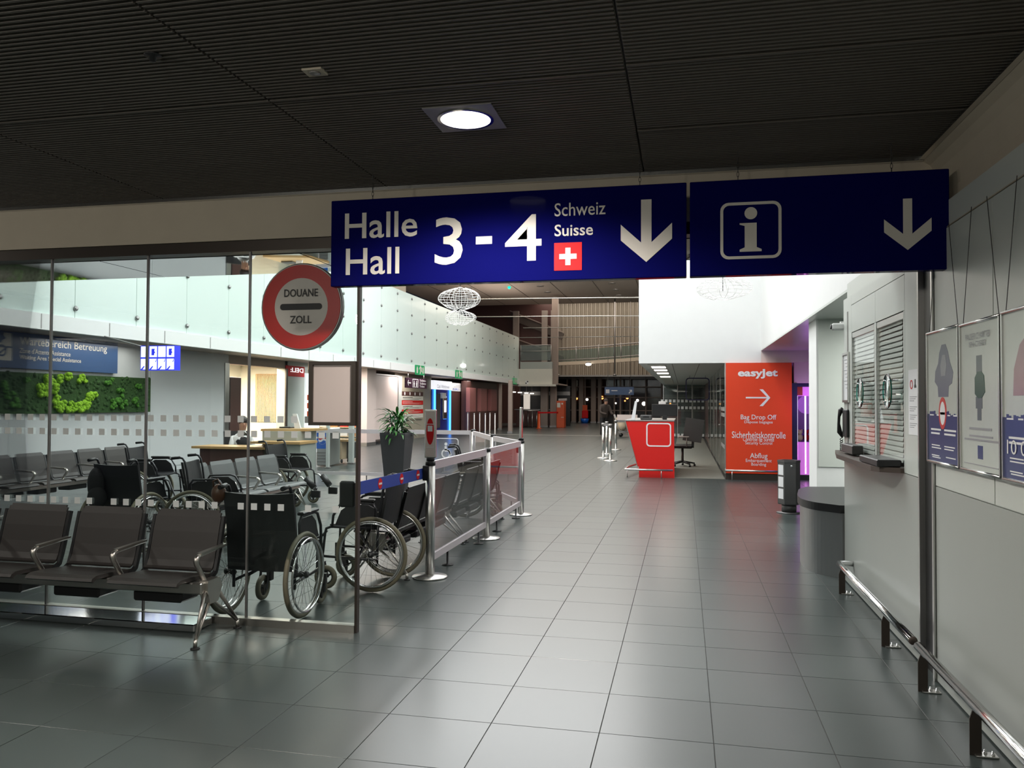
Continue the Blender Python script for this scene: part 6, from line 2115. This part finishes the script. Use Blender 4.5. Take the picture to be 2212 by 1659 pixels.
# person with luggage trolley
c = gz(1304, 942, 0)
pp_ = thing('person', 'hunched person in dark brown coat pushing a luggage trolley', 'person', c[:])
fw = Vector((.6, -.8, 0)).normalized()
sd = fw.cross(Z)
B0 = Vector((c.x, c.y, 0))
pel = B0+Z*.92
chest = B0+Z*1.30+fw*.10
H0 = B0+Z*1.60+fw*.20
V_ = [pel, pel+Z*.2+fw*.03, chest, chest+Z*.16+fw*.05, H0-Z*.04, H0+Z*.07]
R__ = [(.19, .15), (.18, .14), (.21, .15), .07, .095, .075]
E__ = [(0, 1), (1, 2), (2, 3), (3, 4), (4, 5)]
for k in (-1, 1):
    i = len(V_)
    V_ += [chest+sd*.22*k+Z*.06, chest+sd*.29*k-Z*.22+fw*.08, chest+sd*.18*k-Z*.28+fw*.34, chest+sd*.17*k-Z*.28+fw*.43]
    R__ += [.085, .065, .05, .038]
    E__ += [(2, i), (i, i+1), (i+1, i+2), (i+2, i+3)]
    j = len(V_)
    V_ += [pel+sd*.11*k-Z*.06, pel+sd*.12*k-Z*.46+fw*.05*k, pel+sd*.12*k-Z*.84-fw*.04*k, pel+sd*.12*k-Z*.885+fw*(.12-.04*k)]
    R__ += [.11, .075, .05, .035]
    E__ += [(0, j), (j, j+1), (j+1, j+2), (j+2, j+3)]
skin_body('body', V_, E__, R__, [(lambda p: (p-H0).length < .15 and (p-H0).dot(fw) > .0, 'skin'), (lambda p: p.z < .85, 'vest'), (None, 'coat')], pp_)
face(pp_, H0, fw-Z*.2, .23, 'coat')
lt = thing('luggage_trolley', 'luggage trolley with pinkish advert board pushed by the hunched person', 'trolley', (-3.2, 37.5, 0))
tx, ty = c.x+.72, c.y-.42
MB().box((tx-.05, ty-.3, .72), (tx+.85, ty-.26, 1.0)).build('advert_board', 'pinkwhite', lt, True)
for s in (-1, 1):
    mb = MB()
    mb.tube([(tx-.2, ty+.25*s, 1.0), (tx+.05, ty+.25*s, .28), (tx+.8, ty+.25*s, .16)], .025, 8)
    mb.build('side_frame', 'greymetal', lt, True)
    for xx in (tx+.1, tx+.75):
        MB().lathe([(0, -.02), (.075, -.02), (.075, .02), (0, .02)], (xx, ty+.25*s, .075), 12, 'y').build('wheel', 'black', lt, True)
MB().box((tx, ty-.25, .20), (tx+.8, ty+.25, .24)).build('platform', 'greymetal', lt, True)
sb = thing('cream_bag', 'cream cloth bag lying on the luggage trolley', 'bag', (tx, ty, .24))
mb = MB()
mb.ball((tx+.12, ty-.05, .50), .24, 14, 8, (1, 1, 1.05))
mb.ball((tx+.02, ty-.05, .78), .14, 12, 7, (1.1, .9, .8))
mb.build('bag_body', 'cloth', sb, True)
# white line in the floor
struct('trim_7', MB().box((-9.5, 36.9, -.002), (-.95, 36.98, .002)), 'cream')

# ================================================================== WIRE CLOUDS hanging in the hall
def cloud(label, c, w_, h_, seed, n=22, m=12):
    t = thing('wire_cloud', label, 'hanging lamp', c)
    rg = random.Random(seed)
    ph = [rg.uniform(0, 6.28) for _ in range(6)]
    def P(i, j):
        th, a = PI*j/m, 2*PI*i/n
        k = 1+.10*math.sin(3*a+ph[0])*math.sin(th)+.07*math.sin(5*a+ph[1])*math.sin(2*th)+.06*math.cos(7*a+ph[2])*math.sin(th)
        return (c[0]+w_/2*k*math.sin(th)*math.cos(a), c[1]+w_*.35*k*math.sin(th)*math.sin(a), c[2]+h_/2*(1+.12*math.sin(3*a+ph[3]))*math.cos(th))
    mb = MB()
    for i in range(n):
        mb.tube([P(i, j) for j in range(1, m)], .0045, 3, False)
    for j in range(1, m):
        mb.tube([P(i, j) for i in range(n+1)], .0045, 3, False)
    mb.build('wire_mesh', 'wire', t, True)
    mb = MB()
    mb.tube([(c[0], c[1], c[2]-h_*.1), (c[0], c[1], 8.03)], .005, 5)
    mb.build('suspension_wire', 'cable', t, True)
cloud('larger wire mesh cloud hanging in the hall below the sign', (-5.14, 18, 3.955), 1.02, .48, 5)
cloud('smaller wire mesh cloud hanging under the larger one', (-5.24, 18.3, 3.54), .72, .35, 8)
cloud('faint white wire cloud hanging before the white upper wall', (.60, 13, 3.33), .86, .33, 3, 18, 9)
